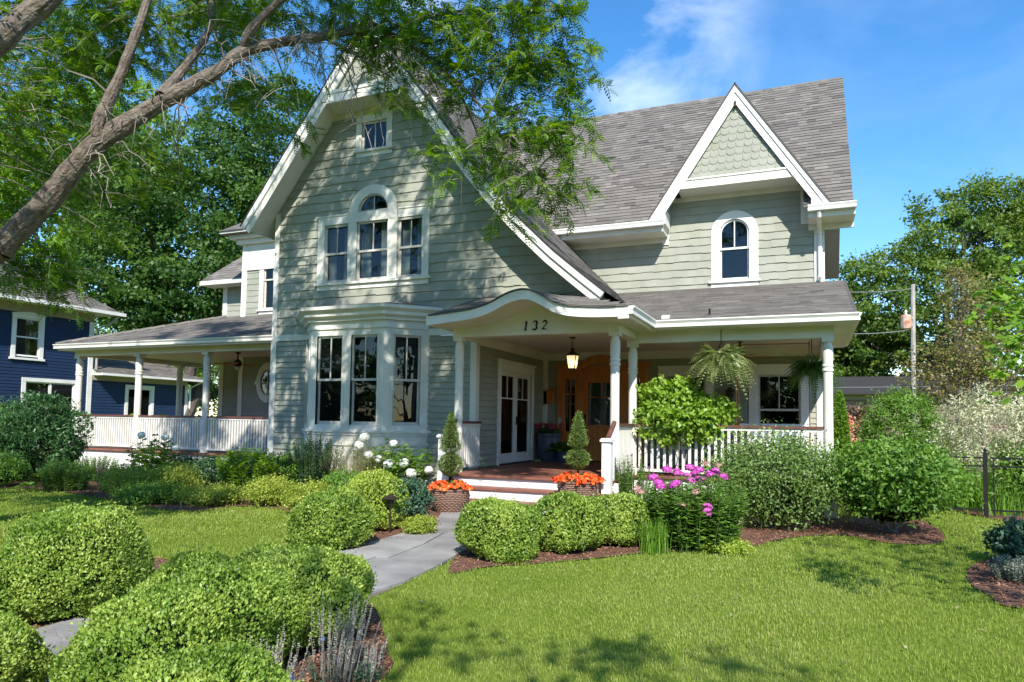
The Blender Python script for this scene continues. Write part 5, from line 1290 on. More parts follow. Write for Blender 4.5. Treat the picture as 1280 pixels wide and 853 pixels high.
plume((50, 604, 578, 34), 'mauve astilbe plumes at the foot of the dark evergreen'); plume((137, 616, 584, 36), 'mauve astilbe plumes in front of the first porch railing panel')
def hosta(spec, label, m, n=26, L=.13, W=.075, group='hostas in the left bed'):
    loc, r, h = place(*spec); t = root('hosta', label, 'plant', loc, group); a = RNG.random(n) * 6.28; q = RNG.random(n)
    A = np.c_[np.cos(a), np.sin(a), .55 - q * .9]; c = np.c_[np.cos(a) * r * (.25 + .6 * q), np.sin(a) * r * (.25 + .6 * q), h * (1 - .6 * q)]
    obj('foliage', leafmesh('foliage', leaves(c, A, np.c_[np.cos(a) * .3, np.sin(a) * .3, np.ones(n)], L, W, .2)), LM[m], t, False)
    mb = MB(); [mb.tube([(0, 0, 0), (p * .55)], [.005, .004], 4) for p in c[:14]]; mb.build('stems', M['stem'], t, False)
hosta((45, 608, 593, 24), 'small yellowish hosta under the mauve astilbe at far left', 'yellow', 24); hosta((112, 622, 594, 44), 'golden hosta at the edge of the shaded lawn', 'yellow', 44)
hosta((36, 616, 604, 40), 'low light green hosta at the far left of the bed edge', 'green', 34)
perennial((84, 616, 572, 66), 'mid green leafy clump right of the dark evergreen', 'green', ns=70, npl=10, L=.07, W=.04)
perennial((116, 604, 566, 60), 'pale green bushy plant under the first porch railing panel', 'green', ns=60, npl=10, L=.06, W=.035)
bush((158, 626, 582, 62), 'feathery lime green mound right of the golden hosta', 'yellow', L=.05, W=.018, nc=90, nl=36, rc=.12)
bush((216, 626, 580, 66), 'brightest yellow green feathery mound below the porch hydrangea', 'yellow', L=.05, W=.018, nc=90, nl=36, rc=.12)
bush((188, 634, 606, 90), 'spreading low green groundcover along the shaded lawn edge', 'green', L=.045, W=.02, nc=90, nl=34, rc=.1)
bush((262, 636, 608, 84), 'spreading yellow green groundcover below the third porch column', 'yellow', L=.045, W=.02, nc=90, nl=34, rc=.1)
perennial((228, 606, 562, 62), 'dark green leafy plant under the middle railing panel', 'dark', ns=60, npl=10, L=.08, W=.04)
bush((262, 616, 572, 64), 'shadowy dark green shrub below the third porch column', 'dark', L=.05, W=.025, nc=80, nl=34)
perennial((308, 626, 556, 72), 'bright broad leaved clump in front of the third railing panel', 'bright', ns=64, npl=12, L=.13, W=.042, flop=.5)
bush((350, 620, 570, 56), 'soft pale green plant at the corner of the gable wall', 'green', L=.05, W=.03, nc=80, nl=34)
bush((336, 636, 597, 64), 'round yellow green mound at the tip of the left lawn', 'yellow', L=.045, W=.02, nc=80, nl=40, rc=.12)
bush((388, 648, 604, 66), 'golden green mound between the lawn tip and the clipped boxwood', 'yellow', L=.04, W=.022, nc=80, nl=40, rc=.12)
def hydrangea(spec, label, hp, r, ns=26, off=.1, group='white mophead hydrangeas', nm='wflower'):
    t, tops, rr, h = perennial(spec, label, 'green', 'hydrangea', 'shrub', ns, 7, .17, .12, up=.25, group=group)
    L0 = np.array(t.location); d0 = float(np.hypot(*L0[:2]))
    pts = []
    for (x, y, k) in hp:
        v = ray(x, y); s = (d0 + k - off) / np.hypot(v[0], v[1]); pts.append(EYE + v * s - L0)
    heads(t, pts, r, nm, 420, .038, .85, dome=-.8)
    mb = MB(); [mb.tube([(p[0] * .3, p[1] * .3, 0.05), p * .95], [.006, .004], 4) for p in pts]; mb.build('flower_stems', M['stem'], t, False)
hydrangea((192, 614, 541, 60), 'tall thin hydrangea with three white heads before the left porch railing', [(177, 544, 0), (207, 547, -.1), (220, 561, -.2)], .085, 24)
hydrangea((488, 630, 548, 104), 'hydrangea with large white flower heads below the bay window', [(456, 547, .1), (492, 554.6, -.1), (449, 557, 0), (461, 569, -.15), (473, 574, -.25), (485, 580, -.3), (505, 579, -.2), (514, 592, -.3), (536, 588, -.1)], .095, 40, .34)
perennial((392, 620, 536, 80), 'tall dark green perennial with small leaves left of the bay window', 'dark', ns=64, npl=22, L=.06, W=.035, up=.5)
perennial((366, 606, 548, 40), 'upright soft green stems in front of the gable wall corner', 'green', ns=22, npl=18, L=.07, W=.03)
perennial((348, 600, 538, 12), 'single thin green spire standing against the clapboards', 'green', ns=3, npl=20, L=.05, W=.025)
def grassy(spec, label, n, w, ms, arch=.6, seeds=None, name='ornamental_grass', group=None):
    loc, r, h = place(*spec); t = root(name, label, 'grass', loc, group); V, rn, tips = blades(n, h * 1.1, r, w, arch); obj('blades', leafmesh('blades', V, rn), LM[ms], t, False)
    if seeds:
        k = n // 3; ii = RNG.integers(0, n, k); c = np.repeat(tips[ii], 14, 0); c = c + RNG.normal(size=c.shape) * np.array([.02, .02, .06]); obj('seed_heads', leafmesh('seed_heads', leaves(c, rdir(len(c)) + np.array([0, 0, 1]), rdir(len(c)), .02, .006)), LM[seeds], t, False)
grassy((446, 632, 544, 84), 'wispy tan seeded grass in front of the bay window', 460, .006, 'tan', .55, 'tan')
bush((506, 664, 598, 66), 'grey green sedum by the pot and path lamp', 'blue', L=.04, W=.028, nc=110, nl=40, rc=.1)
bush((524, 672, 646, 52), 'low cream and green groundcover at the edge of the walk', 'yellow', L=.03, W=.018, nc=60, nl=34, rc=.09, core=False)
bush((430, 640, 588, 60), 'light green feathery clump behind the boxwood, below the tan grass', 'green', L=.045, W=.02, nc=70, nl=34)
bush((482, 650, 600, 46), 'lime green clump between the boxwood and the grey green sedum', 'boxnew', L=.035, W=.022, nc=60, nl=34)

# right bed
t, tops, r, h = perennial((786, 648, 566, 76), 'airy dark stemmed perennial with tiny seed heads beside the newel post', 'green', ns=44, npl=16, L=.06, W=.026, up=.4)
heads(t, [p + np.array([0, 0, .02]) for p in tops[:26]], .022, 'plum', 26, .018, 1.3, name='seed_head')
# lime green tree hydrangea
loc, r, h = place(848, 640, 470, 132, .7)
t = root('hydrangea', 'tall bright lime green hydrangea shrub on bare stems in front of the porch railing', 'shrub', loc)
Vs = []; mb = MB()
V, rn, C = clumps([(0, 0, h * .66, r * .9, r * .7, h * .22), (-r * .35, 0, h * .84, r * .4, r * .4, h * .12), (r * .55, 0, h * .72, r * .45, r * .4, h * .14), (.1, 0, h * .9, r * .25, r * .2, h * .08)], 380, 22, .13, .11, .065, flat=.7, outer=.35, droop=.1)
obj('foliage', leafmesh('foliage', V, rn), LM['lime'], t, False)
for i in range(9): branch(mb, (RNG.normal() * .07, RNG.normal() * .05, 0), C[RNG.integers(len(C))], .016, .006, .04, 6, 5)
mb.build('stems', M['twig'], t, False)
# phlox
t, tops, r, h = perennial((868, 696, 588, 140), 'magenta garden phlox in front of the porch railing', 'green', 'phlox', ns=110, npl=16, L=.12, W=.03, up=.1, flop=.35, spread=.95)
L0 = np.array(t.location); d0 = float(np.hypot(*L0[:2])); mg = []; dp = []
for x, y, k, q in ((834, 588, .1, 0), (849, 590, .15, 0), (862, 586, .2, 0), (856, 594, 0, 0), (876, 589, .2, 0), (868, 592, .1, 0), (885, 592, .15, 0), (893, 588, .2, 0), (816, 598, -.1, 0), (824, 605, -.15, 0), (845, 607, -.35, 0), (844, 604, -.3, 0), (827, 608, -.3, 0), (876, 600, -.1, 0), (884, 640, -.55, 0), (886, 632, -.5, 0), (905, 596, .2, 0), (797, 612, -.1, 1), (800, 616, -.2, 1), (870, 616, -.4, 1), (852, 632, -.6, 1), (882, 580, .3, 1), (898, 582, .3, 1), (838, 586, .2, 0), (866, 602, -.1, 0)):
    v = ray(x, y); p = EYE + v * ((d0 + k) / np.hypot(v[0], v[1])) - L0; (dp if q else mg).append(p)
mg = [p + np.array([random.uniform(-.03, .03), random.uniform(-.03, .03), random.uniform(-.02, .02)]) for p in mg for _ in (0, 1)]; heads(t, mg, .06, 'pflower', 210, .025, .6, dome=-.1, var=.35); heads(t, dp, .06, 'dusty', 90, .024, .7)
grassy((818, 696, 646, 46), 'tuft of narrow bright green blades in front of the phlox', 240, .009, 'tuft', .45)
t, tops, r, h = perennial((812, 684, 626, 30), 'thin plant with a few mauve flower spikes between boxwood and phlox', 'green', ns=10, npl=10, L=.08, W=.02)
heads(t, [p for p in tops[:5]], .018, 'plum', 60, .016, 3.0, name='flower_spike', dome=-1)
bush((908, 696, 676, 64), 'low yellow green groundcover at the lawn edge below the phlox', 'boxnew', L=.03, W=.018, nc=60, nl=34, rc=.1, core=False)
t, tops, r, h = perennial((918, 676, 644, 24), 'small plant of faded pink flower heads right of the phlox', 'green', ns=9, npl=8, L=.05, W=.025); heads(t, tops[:8], .035, 'dusty', 60, .022, .7)
bush((968, 672, 546, 165), 'large twiggy green shrub hiding the right end of the porch railing', 'sage', L=.055, W=.03, nc=330, nl=26, rc=.13, stems=16, droop=0, outer=.55, sq=.75, base=.1)
bush((905, 640, 560, 60), 'green leafy shrub between the lime hydrangea and the twiggy shrub', 'green', L=.07, W=.04, nc=80, nl=24, rc=.14)
bush((1112, 676, 552, 150), 'wide burning bush with layered green leaves on the mulch at right', 'green', L=.085, W=.04, nc=230, nl=28, rc=.17, stems=16, flat=.35, outer=.5, base=.25, core=True)
grassy((1060, 656, 596, 26), 'thin tan grass beside the last porch pier', 60, .006, 'tan', .7)
t, tops, r, h = perennial((1022, 656, 632, 16), 'small white flowers at the foot of the right porch pier', 'green', ns=8, npl=8, L=.05, W=.025); heads(t, tops[:5], .04, 'wflower', 40, .03, .7)
# beyond the right bed
def cone(loc, r, h, label, m, n=9000, name='arborvitae', group=None, rough=.07, pw=1.0):
    t = root(name, label, 'shrub', loc, group); z = RNG.random(n) ** 1.15; a = RNG.random(n) * 6.283
    prof = np.minimum(1, (z * 6 + .55)) * (1 - z ** (1.6 * pw)) ** .7; d = np.c_[np.cos(a), np.sin(a), np.zeros(n)]
    rr = prof * r * (1 + rough * lump(np.c_[np.cos(a), np.sin(a), z * 3], 5, 4) - .16 * RNG.random(n) ** 2)
    Pt = np.c_[d[:, 0] * rr, d[:, 1] * rr, .04 + z * h]; A = unit(d * .7 + rdir(n) * .6 + np.array([0, 0, .45]))
    obj('foliage', leafmesh('foliage', leaves(Pt, A, unit(d + rdir(n) * .6), .11 * RNG.uniform(.7, 1.3, n), .045)), LM[m], t, False)
    mb = MB(); mb.lathe([(r * .74, .02), (r * .8, h * .2), (r * .62, h * .5), (r * .3, h * .8), (.02, h * .95)], (0, 0, 0), 12); mb.build('dark_core', M['core'], t, False)
c = py(1050, 560, 22.0); cone((float(c[0]), 22, 0), .26, float(py(1050, 490, 22)[2]), 'narrow bright green columnar arborvitae beside the last porch column', 'tuft', 3500, pw=2)
c = py(1074, 560, 24.0)
def farbush(x, y_top, w, Y, label, m, **k):
    c = py(x, 560, Y); r = w / 2 * depth(c) / FOC; h = float(py(x, y_top, Y)[2]); t = root(k.get('name', 'shrub'), label, 'shrub', (float(c[0]), Y, 0))
    V, rn, C = clumps([(0, 0, h * .55, r, r * .8, h * .46)], k.get('nc', 140), k.get('nl', 34), k.get('rc', .22), k.get('L', .09), k.get('W', .045), flat=.7, outer=.5, droop=k.get('droop', .1))
    obj('foliage', leafmesh('foliage', V, rn), LM[m], t, False); mb = MB(); [branch(mb, (RNG.normal() * .06, RNG.normal() * .06, 0), C[RNG.integers(len(C))], .02, .006, .04, 5, 5) for _ in range(12)]; mb.build('stems', M['twig'], t, False)
    return t, C
farbush(1128, 488, 100, 20, 'round topped soft green conifer behind the burning bush', 'green', name='conifer', nc=420, nl=40, rc=.2, L=.09, W=.03)
farbush(1074, 506, 46, 24, 'brownish red shrub left of the round topped conifer', 'burg')
farbush(1061, 517, 20, 23, 'small peach coloured flowering shrub by the columnar arborvitae', 'peach', nc=40, L=.07, W=.05)
farbush(1243, 484, 128, 17.0, 'pale variegated willow spilling over the black fence', 'variegated', nc=360, nl=30, L=.085, W=.028, rc=.22, droop=.3, name='willow')
farbush(1275, 560, 60, 16.5, 'green shrub under the variegated willow at the right edge', 'green', nc=100)
farbush(1190, 545, 60, 26, 'dense mid green shrub behind the serviceberry stems', 'green', nc=160)
farbush(1270, 545, 90, 27, 'dark green shrub far behind the willow at the right edge', 'oak', nc=160)
def gspot(x, yt, Y, w, n, lab):
    c = py(x, 600, Y); h = float(py(x, yt, Y)[2]); t = root('ornamental_grass', lab, 'grass', (float(c[0]), Y, 0)); V, rn, tips = blades(n, h * 1.1, w, .016, .75); obj('blades', leafmesh('blades', V, rn), LM['tuft'], t, False)
gspot(1207, 572, 16.3, .9, 420, 'green ornamental grass behind the garden gate'); gspot(1270, 606, 15.8, 1.1, 300, 'arching green grass behind the fence below the willow')
bush((1272, 712, 654, 56), 'blue green leafy plant at the right edge of the lawn', 'blue', L=.07, W=.04, nc=80, nl=26, rc=.16)
t, tops, r, h = perennial((1268, 732, 694, 60), 'silvery grey stemmed plant on the mulch at the lower right', 'grey', ns=34, npl=16, L=.035, W=.014, up=.5, flop=.1)

# ------------------------------------------------------------------ potted topiaries
def topiary(x, y, label, top, z0=0):
    t = root('potted_topiary', label, 'planter', (x, y, z0), 'potted topiaries at the steps')
    mb = MB(); mb.lathe([(.18, 0), (.22, .03), (.30, .2), (.325, .33), (.315, .385), (.34, .395), (.34, .42), (.305, .42), (.29, .38)], (0, 0, 0), 28)
    pot = mb.mesh('pot'); o = obj('pot', pot, M['wicker'], t, False)
    mb = MB()
    for zz in np.arange(.03, .39, .03):
        rr = np.interp(zz, [0, .03, .2, .33, .385], [.18, .22, .30, .325, .315]); mb.tube([(math.cos(a) * (rr + .006 + .007 * math.sin(a * 22 + zz * 105)), math.sin(a) * (rr + .006 + .007 * math.sin(a * 22 + zz * 105)), zz) for a in np.linspace(0, 2 * math.pi, 90)], .013, 5, cap=False)
    mb.build('weave', M['wicker'], o, False)
    mb = MB(); mb.lathe([(.02, .36), (.29, .37), (.29, .375)], (0, 0, 0), 20); mb.build('soil', M['soil'], t, False)
    Vs = []
    def ball(z0, h, r, n, cone_):
        z = RNG.random(n); a = RNG.random(n) * 6.283; pr = (np.sin(np.pi * np.clip(z, 0, 1)) ** .6 if not cone_ else np.minimum(1, z * 7 + .35) * (1 - z) ** .75 * 1.05)
        rr = r * (pr * (1 + .09 * lump(np.c_[np.cos(a), np.sin(a), z * 4], 3, 4)) - .25 * RNG.random(n) ** 2 * pr + (RNG.random(n) < .1) * RNG.random(n) * .25); d = np.c_[np.cos(a), np.sin(a), np.zeros(n)]
        Vs.append(leaves(np.c_[d[:, 0] * rr, d[:, 1] * rr, z0 + z * h], unit(d * .8 + rdir(n) * .6 + np.array([0, 0, .5])), unit(d + rdir(n) * .8), .035, .012))
    H = top - .42; b0 = .42 + H * .16
    ball(b0, H * .32, H * .17, 3600, False); ball(.42 + H * .48, H * .54, H * .15, 4600, True); 
    obj('topiary', leafmesh('topiary', Vs), LM['topi'], t, False)
    V, rn, C = clumps([(0, 0, .46, .22, .22, .08)], 60, 22, .05, .03, .014); obj('juniper_skirt', leafmesh('juniper_skirt', V, rn), LM['topi'], t, False)
    mb = MB(); mb.tube([(0, 0, .36), (.01, 0, .42 + H * .5), (0, 0, top - .1)], [.018, .014, .005], 6); mb.lathe([(H * .04, b0 + H * .05), (H * .11, b0 + H * .16), (H * .04, b0 + H * .27)], (0, 0, 0), 10); mb.lathe([(H * .07, .42 + H * .54), (H * .085, .42 + H * .6), (.01, top - .1)], (0, 0, 0), 10); mb.build('stem', M['core'], t, False)  # stem, plus dark filler solids inside the leafy tiers
    pts = [np.array([math.cos(a) * rr, math.sin(a) * rr, .46 + RNG.random() * .07 - (rr - .2) * .35]) for a, rr in zip(RNG.random(110) * 6.28, RNG.uniform(.15, .43, 110))]
    V, rn, C = clumps([(0, 0, .42, .33, .33, .05)], 50, 12, .05, .045, .03); obj('flower_leaves', leafmesh('flower_leaves', V, rn), LM['dark'], t, False)
    P_ = np.array(pts); k = np.repeat(np.arange(110), 16); d = rdir(110 * 16); d[:, 2] = abs(d[:, 2])
    obj('flowers', leafmesh('flowers', leaves(P_[k] + d * .035, np.cross(d, rdir(len(d))), d, .045, .036, .1), RNG.random(110)[k]), LM['oflower'], t, False)
topiary(-5.76, 10.85, 'brown woven pot with two tier topiary and orange flowers left of the steps', 1.70)
topiary(-3.58, 11.27, 'two tier topiary with orange flowers on the lowest step behind the clipped hedge', 1.56, .2)

# path lamp
PL_ = root('path_lamp', 'small bronze path lamp standing in front of the grey green sedum', 'lamp', tuple(gp(487, 668)))
mb = MB(); mb.tube([(0, 0, -.05), (0, 0, .44)], .012, 8); mb.build('post', M['bronze'], PL_, False)
mb = MB(); mb.lathe([(.012, .40), (.045, .41), (.05, .44), (.045, .49), (.02, .5)], (0, 0, 0), 12); mb.build('lamp_body', M['bronze'], PL_, False)
mb = MB(); mb.lathe([(.12, .485), (.125, .495), (.06, .525), (.02, .55), (.004, .56)], (0, 0, 0), 16); mb.build('lamp_shade', M['bronze'], PL_, False)

# ------------------------------------------------------------------ things on the porch
def hangfern(x, y, z, s, label, m, k=110):
    t = root('hanging_fern', label, 'hanging plant', (x, y, z), 'hanging ferns on the front porch')
    mb = MB(); mb.lathe([(.05, -.14), (.12, -.1), (.17, 0), (.18, .02)], (0, 0, 0), 14); mb.build('basket', M['iron'], t, False)
    mb = MB(); zt = 3.36 - z
    for a in (0, 2.1, 4.2): mb.tube([(.17 * math.cos(a), .17 * math.sin(a), .02), (0, 0, min(.33, zt - .03))], .006, 4)
    mb.tube([(0, 0, min(.33, zt - .03)), (0, 0, zt)], .008, 4); mb.build('hanger', M['iron'], t, False)
    a = RNG.random(k) * 6.283; e = RNG.uniform(-.5, 1.3, k); D = np.c_[np.cos(a), np.sin(a), e]
    V, r = fronds(k, s * RNG.uniform(.5, 1.1, k), 15, .05, np.c_[np.cos(a) * .07, np.sin(a) * .07, np.full(k, .02)], D, RNG.uniform(.25, 1.15, (k, 1)), .15, .6); obj('fronds', leafmesh('fronds', V, r), LM[m], t, False)
hangfern(-1.52, 13.42, 2.80, .52, 'pale sunlit fern hanging in front of the porch ceiling fan', 'fern', 760)
hangfern(.02, 14.6, 2.68, .5, 'dark green fern hanging behind the right porch column', 'fernd', 300)
hangfern(.95, 16.9, 2.62, .5, 'light green fern hanging just outside the right porch column', 'fern', 80) if False else None
# lantern
t = root('porch_lantern', 'lit bronze lantern hanging on a chain in front of the oak entrance', 'lantern', (-4.59, 14.0, 2.69))
mb = MB(); mb.lathe([(.07, .68), (.07, .665), (.02, .65)], (0, 0, 0), 12); mb.tube([(0, 0, .40), (0, 0, .66)], .008, 6); mb.lathe([(.16, .29), (.15, .31), (.06, .37), (.03, .42), (.05, .43), (.02, .46)], (0, 0, 0), 8)
for i in range(4):
    a = math.pi / 4 + i * math.pi / 2; mb.tube([(.095 * math.cos(a), .095 * math.sin(a), .02), (.145 * math.cos(a), .145 * math.sin(a), .29)], .009, 4)
mb.box(-.075, -.075, 0, .075, .075, .025); mb.build('lantern_frame', M['bronze'], t, False)
gm, nt, b = new_mat('frosted_lantern_glass'); b.inputs['Base Color'].default_value = (.7, .62, .5, 1); b.inputs['Transmission Weight'].default_value = .6; b.inputs['Roughness'].default_value = .4; b.inputs['Emission Color'].default_value = (1, .78, .45, 1); b.inputs['Emission Strength'].default_value = .35
mb = MB()
for i in range(4):
    a0 = math.pi / 4 + i * math.pi / 2; a1 = a0 + math.pi / 2
    mb.face([(.093 * math.cos(a0), .093 * math.sin(a0), .025), (.093 * math.cos(a1), .093 * math.sin(a1), .025), (.142 * math.cos(a1), .142 * math.sin(a1), .288), (.142 * math.cos(a0), .142 * math.sin(a0), .288)])
mb.build('lantern_glass', gm, t, False)
em, nt, b = new_mat('lamp_bulb'); b.inputs['Emission Color'].default_value = (1, .75, .4, 1); b.inputs['Emission Strength'].default_value = 25
mb = MB(); mb.lathe([(.008, .1), (.022, .13), (.026, .16), (.015, .19), (.004, .2)], (0, 0, 0), 8); mb.build('bulb', em, t, False)
# ceiling fans
def fan(x, y, label, a0, z=3.37):
    t = root('ceiling_fan', label, 'fan', (x, y, z - .42), 'ceiling fans'); mb = MB(); mb.lathe([(.02, .2), (.02, .36), (.07, .39), (.075, .42)], (0, 0, 0), 12); mb.build('rod', M['iron'], t, False)
    mb = MB(); mb.lathe([(.04, 0), (.10, .02), (.115, .09), (.10, .16), (.03, .21)], (0, 0, 0), 16); mb.build('motor', M['iron'], t, False)
    mb = MB(); mb.lathe([(.02, -.10), (.075, -.07), (.08, -.02), (.05, 0)], (0, 0, 0), 12); mb.build('light_bowl', M['white'], t, False)
    for i in range(5):
        a = R(a0 + i * 72); mb = MB(); f_ = frame((0, 0, .06), (math.cos(a), math.sin(a), 0), (-math.sin(a), math.cos(a), .16))
        mb.prism(f_, [(.10, -.02), (.2, -.05), (.62, -.075), (.66, -.03), (.66, .03), (.62, .075), (.2, .05), (.10, .02)], -.006, .006); mb.build('blade', M['fanblade'], t, False)
fan(-15.6, 15.9, 'dark ceiling fan with orange wooden blades in the left porch', 20, 3.5); fan(-1.36, 15.4, 'ceiling fan with orange wooden blades on the right porch behind the fern', 10)
# mailbox, sconce
t = root('mailbox', 'brown wooden mailbox on the wall between the French doors and the oak entrance', 'mailbox', (-6.28, 17.2, 2.05))
mb = MB(); mb.box(-.14, -.02, 0, .14, .1, .34); mb.build('box', M['wood'], t, False); mb = MB(); mb.add([(-.16, -.05, .345), (.16, -.05, .345), (.16, .1, .42), (-.16, .1, .42), (-.16, -.05, .33), (.16, -.05, .33), (.16, .1, .345), (-.16, .1, .345)], [(0, 1, 2, 3), (4, 5, 1, 0), (5, 6, 2, 1), (7, 4, 0, 3)]); mb.build('lid', M['wood'], t, False)
t = root('wall_sconce', 'dark metal wall lantern between the two porch windows', 'lantern', (-1.73, 17.2, 2.1))
mb = MB(); mb.box(-.05, .05, .05, .05, .1, .35); mb.tube([(0, .07, .3), (0, -.03, .42), (0, -.06, .36)], .012, 6); mb.build('bracket', M['iron'], t, False)
mb = MB(); mb.lathe([(.05, 0), (.09, .26), (.11, .27), (.04, .35), (.01, .37)], (0, -.06, 0), 6); mb.build('lantern_body', M['bronze'], t, False)
# porch swing on rods
t = root('porch_swing', 'porch swing with white cushions hanging on copper rods behind the right railing', 'swing', (-.7, 15.0, 1.0))
mb = MB(); mb.box(-.65, -.28, 0, .65, .28, .05); mb.build('seat', M['white'], t, False)
mb = MB(); [mb.box(-.65 + i * .13, .26, .06, -.58 + i * .13, .29, .55) for i in range(10)]; mb.box(-.66, .25, .55, .66, .3, .62); mb.build('backrest', M['white'], t, False)
mb = MB(); mb.box(-.62, -.26, .052, .62, .24, .14); mb.box(-.5, .1, .142, -.02, .22, .5); mb.box(.02, .1, .142, .5, .22, .5); mb.build('cushions', M['pillow'], t, False)
for sx in (-1, 1):
    for y in (-.25, .25):
        mb = MB(); mb.tube([(sx * .68, y, .02), (sx * .68, y, 2.22)], .013, 6); mb.build('hanger_rod', M['copper'], t, False)
    mb = MB(); mb.tube([(sx * .68, -.25, 2.22), (sx * .68, .25, 2.22)], .013, 6); mb.build('hanger_bar', M['copper'], t, False)
mb = MB(); mb.tube([(-.68, 0, 2.22), (.68, 0, 2.22)], .012, 6); mb.build('hanger_bar', M['copper'], t, False)
# blue grey pot with pink flowers, ferns in pots
t = root('flower_pot', 'tall blue grey pot of pink flowers left of the oak entrance', 'planter', (-6.08, 16.7, .6))
mb = MB(); mb.lathe([(.2, 0), (.25, .1), (.29, .4), (.29, .6), (.31, .66), (.31, .7), (.27, .7), (.26, .62)], (0, 0, 0), 24); mb.build('pot', M['bluepot'], t, False)
V, rn, C = clumps([(0, 0, .74, .26, .26, .1)], 60, 14, .06, .06, .04); obj('foliage', leafmesh('foliage', V, rn), LM['dark'], t, False)
P_ = np.c_[RNG.normal(size=(46, 2)) * .15, RNG.uniform(.74, .95, 46)]; k = np.repeat(np.arange(46), 18); d = rdir(46 * 18); obj('flowers', leafmesh('flowers', leaves(P_[k] + d * .045, np.cross(d, rdir(len(d))), d, .05, .04, .1), RNG.random(46)[k]), LM['rose'], t, False)
def potfern(loc, s, k, label, m='fernd'):
    t = root('potted_fern', label, 'potted plant', loc); mb = MB(); mb.lathe([(.11, 0), (.15, .2), (.17, .26), (.14, .26)], (0, 0, 0), 14); mb.build('pot', M['bluepot'], t, False)
    a = RNG.random(k) * 6.283; D = np.c_[np.cos(a), np.sin(a), RNG.uniform(.3, 2, k)]; V, r = fronds(k, s * RNG.uniform(.7, 1.1, k), 15, .06, np.c_[np.cos(a) * .04, np.sin(a) * .04, np.full(k, .26)], D, .5, .16); obj('fronds', leafmesh('fronds', V, r), LM[m], t, False)
potfern((-5.62, 16.45, .6), .55, 46, 'dark green potted fern on the porch floor beside the blue grey pot')
potfern((-18.9, 15.6, 1.0), .9, 60, 'bright green potted fern showing above the left porch railing', 'bright')
mb = MB(); mb.box(-19.2, 15.3, .6, -18.6, 15.9, .98); mb.box(-19.25, 15.25, .98, -18.55, 15.95, 1.0)
tag(mb.build('plant_stand', M['white']), 'low white plant stand under the potted fern of the left porch', 'stand')

# ------------------------------------------------------------------ honey locust over the front lawn
HL = root('honey_locust', 'big honey locust leaning over the left lawn with feathery leaves and bare grey twigs', 'tree', (-10.4, 4.6, 0))
def pp(x, y, Y): return py(x, y, Y)
mbT = MB()
LIMBS = []
def bark_tube(mb, pts, rad):
    """limb with furrowed bark"""
    D = [0]; 
    for a, b in zip(pts, pts[1:]): D.append(D[-1] + np.linalg.norm(b - a))
    n = max(8, int(D[-1] / .035)); t = np.linspace(0, D[-1], n); Pq = np.stack([np.interp(t, D, [p[i] for p in pts]) for i in range(3)], 1); Rq = np.interp(t, D, rad)
    seg = 28; ph = RNG.random(8) * 6.28; prev = None; vs = []; rs = []
    for i in range(n):
        d = unit(Pq[min(i + 1, n - 1)] - Pq[max(i - 1, 0)])
        if prev is None: prev = np.array([0, 0, 1.]) if abs(d[2]) < .8 else np.array([1., 0, 0])
        prev = unit(prev - d * (prev @ d)); q = np.cross(d, prev); k = np.arange(seg) * 2 * math.pi / seg
        f = .55 * np.sin(7 * k + 2.2 * np.sin(t[i] * 3 + ph[0]) + ph[1]) + .45 * np.sin(11 * k - 2.6 * np.sin(t[i] * 4.3 + ph[2]) + t[i] * 5) + .5 * np.sin(4 * k + t[i] * 9 + ph[3]) * np.sin(t[i] * 23 + 3 * k) + RNG.normal(size=seg) * .25
        sw = 1 + .05 * math.sin(t[i] * 6 + ph[4]) + .04 * math.sin(t[i] * 15 + ph[5])
        rr_ = Rq[i] * (sw + .045 * f); vs += [Pq[i] + prev * math.cos(a) * r + q * math.sin(a) * r for a, r in zip(k, rr_)]; rs += list(np.clip(.6 + .3 * f, 0, 1))
    mb.add(vs, [(i * seg + k, i * seg + (k + 1) % seg, (i + 1) * seg + (k + 1) % seg, (i + 1) * seg + k) for i in range(n - 1) for k in range(seg)], rs)
def limb(pts, r):
    pts = [np.array(p, float) for p in pts]; out = []; rr = []
    for i in range(len(pts) - 1):
        p0 = pts[max(i - 1, 0)]; p1, p2 = pts[i], pts[i + 1]; p3 = pts[min(i + 2, len(pts) - 1)]
        for j in range(5):
            t = j / 5; out.append(.5 * (2 * p1 + (p2 - p0) * t + (2 * p0 - 5 * p1 + 4 * p2 - p3) * t * t + (3 * p1 - p0 - 3 * p2 + p3) * t ** 3)); rr.append(r[i] + (r[i + 1] - r[i]) * t)
    out.append(pts[-1]); rr.append(r[-1]); rr = [q * .74 for q in rr]; bark_tube(mbT, out, rr); LIMBS.append(out); return out
limb([(-10.4, 4.6, -.2), (-10.35, 4.7, 1.2), (-10.1, 4.9, 2.4), (-9.9, 5.0, 3.1), pp(0, 310, 5.4)], [.36, .30, .27, .24, .2])
A1 = limb([pp(0, 310, 5.4), pp(60, 250, 5.6), pp(115, 185, 5.8), pp(190, 135, 6.2), pp(270, 90, 6.6), pp(310, 62, 6.9), pp(400, 46, 7.4), pp(480, 40, 7.8), pp(560, 95, 8.2), pp(600, 175, 8.4)], [.2, .175, .16, .14, .11, .095, .075, .055, .03, .014])
limb([pp(122, 172, 5.8), pp(125, 150, 5.8), pp(150, 95, 6.0), pp(178, 20, 6.2), pp(200, -60, 6.4), (-8.0, 6.6, 9.2)], [.11, .105, .085, .07, .06, .04])
limb([pp(305, 66, 6.9), pp(312, 40, 6.8), pp(345, 5, 6.9), pp(380, -30, 7.0), (-5.4, 7.2, 8.6), (-4.6, 7.4, 9.6)], [.085, .08, .07, .06, .05, .03])
limb([pp(200, 120, 6.2), pp(222, 95, 6.6), pp(260, 40, 7.2), pp(275, -30, 7.8), (-7.6, 8.4, 9.2)], [.09, .08, .06, .05, .03])
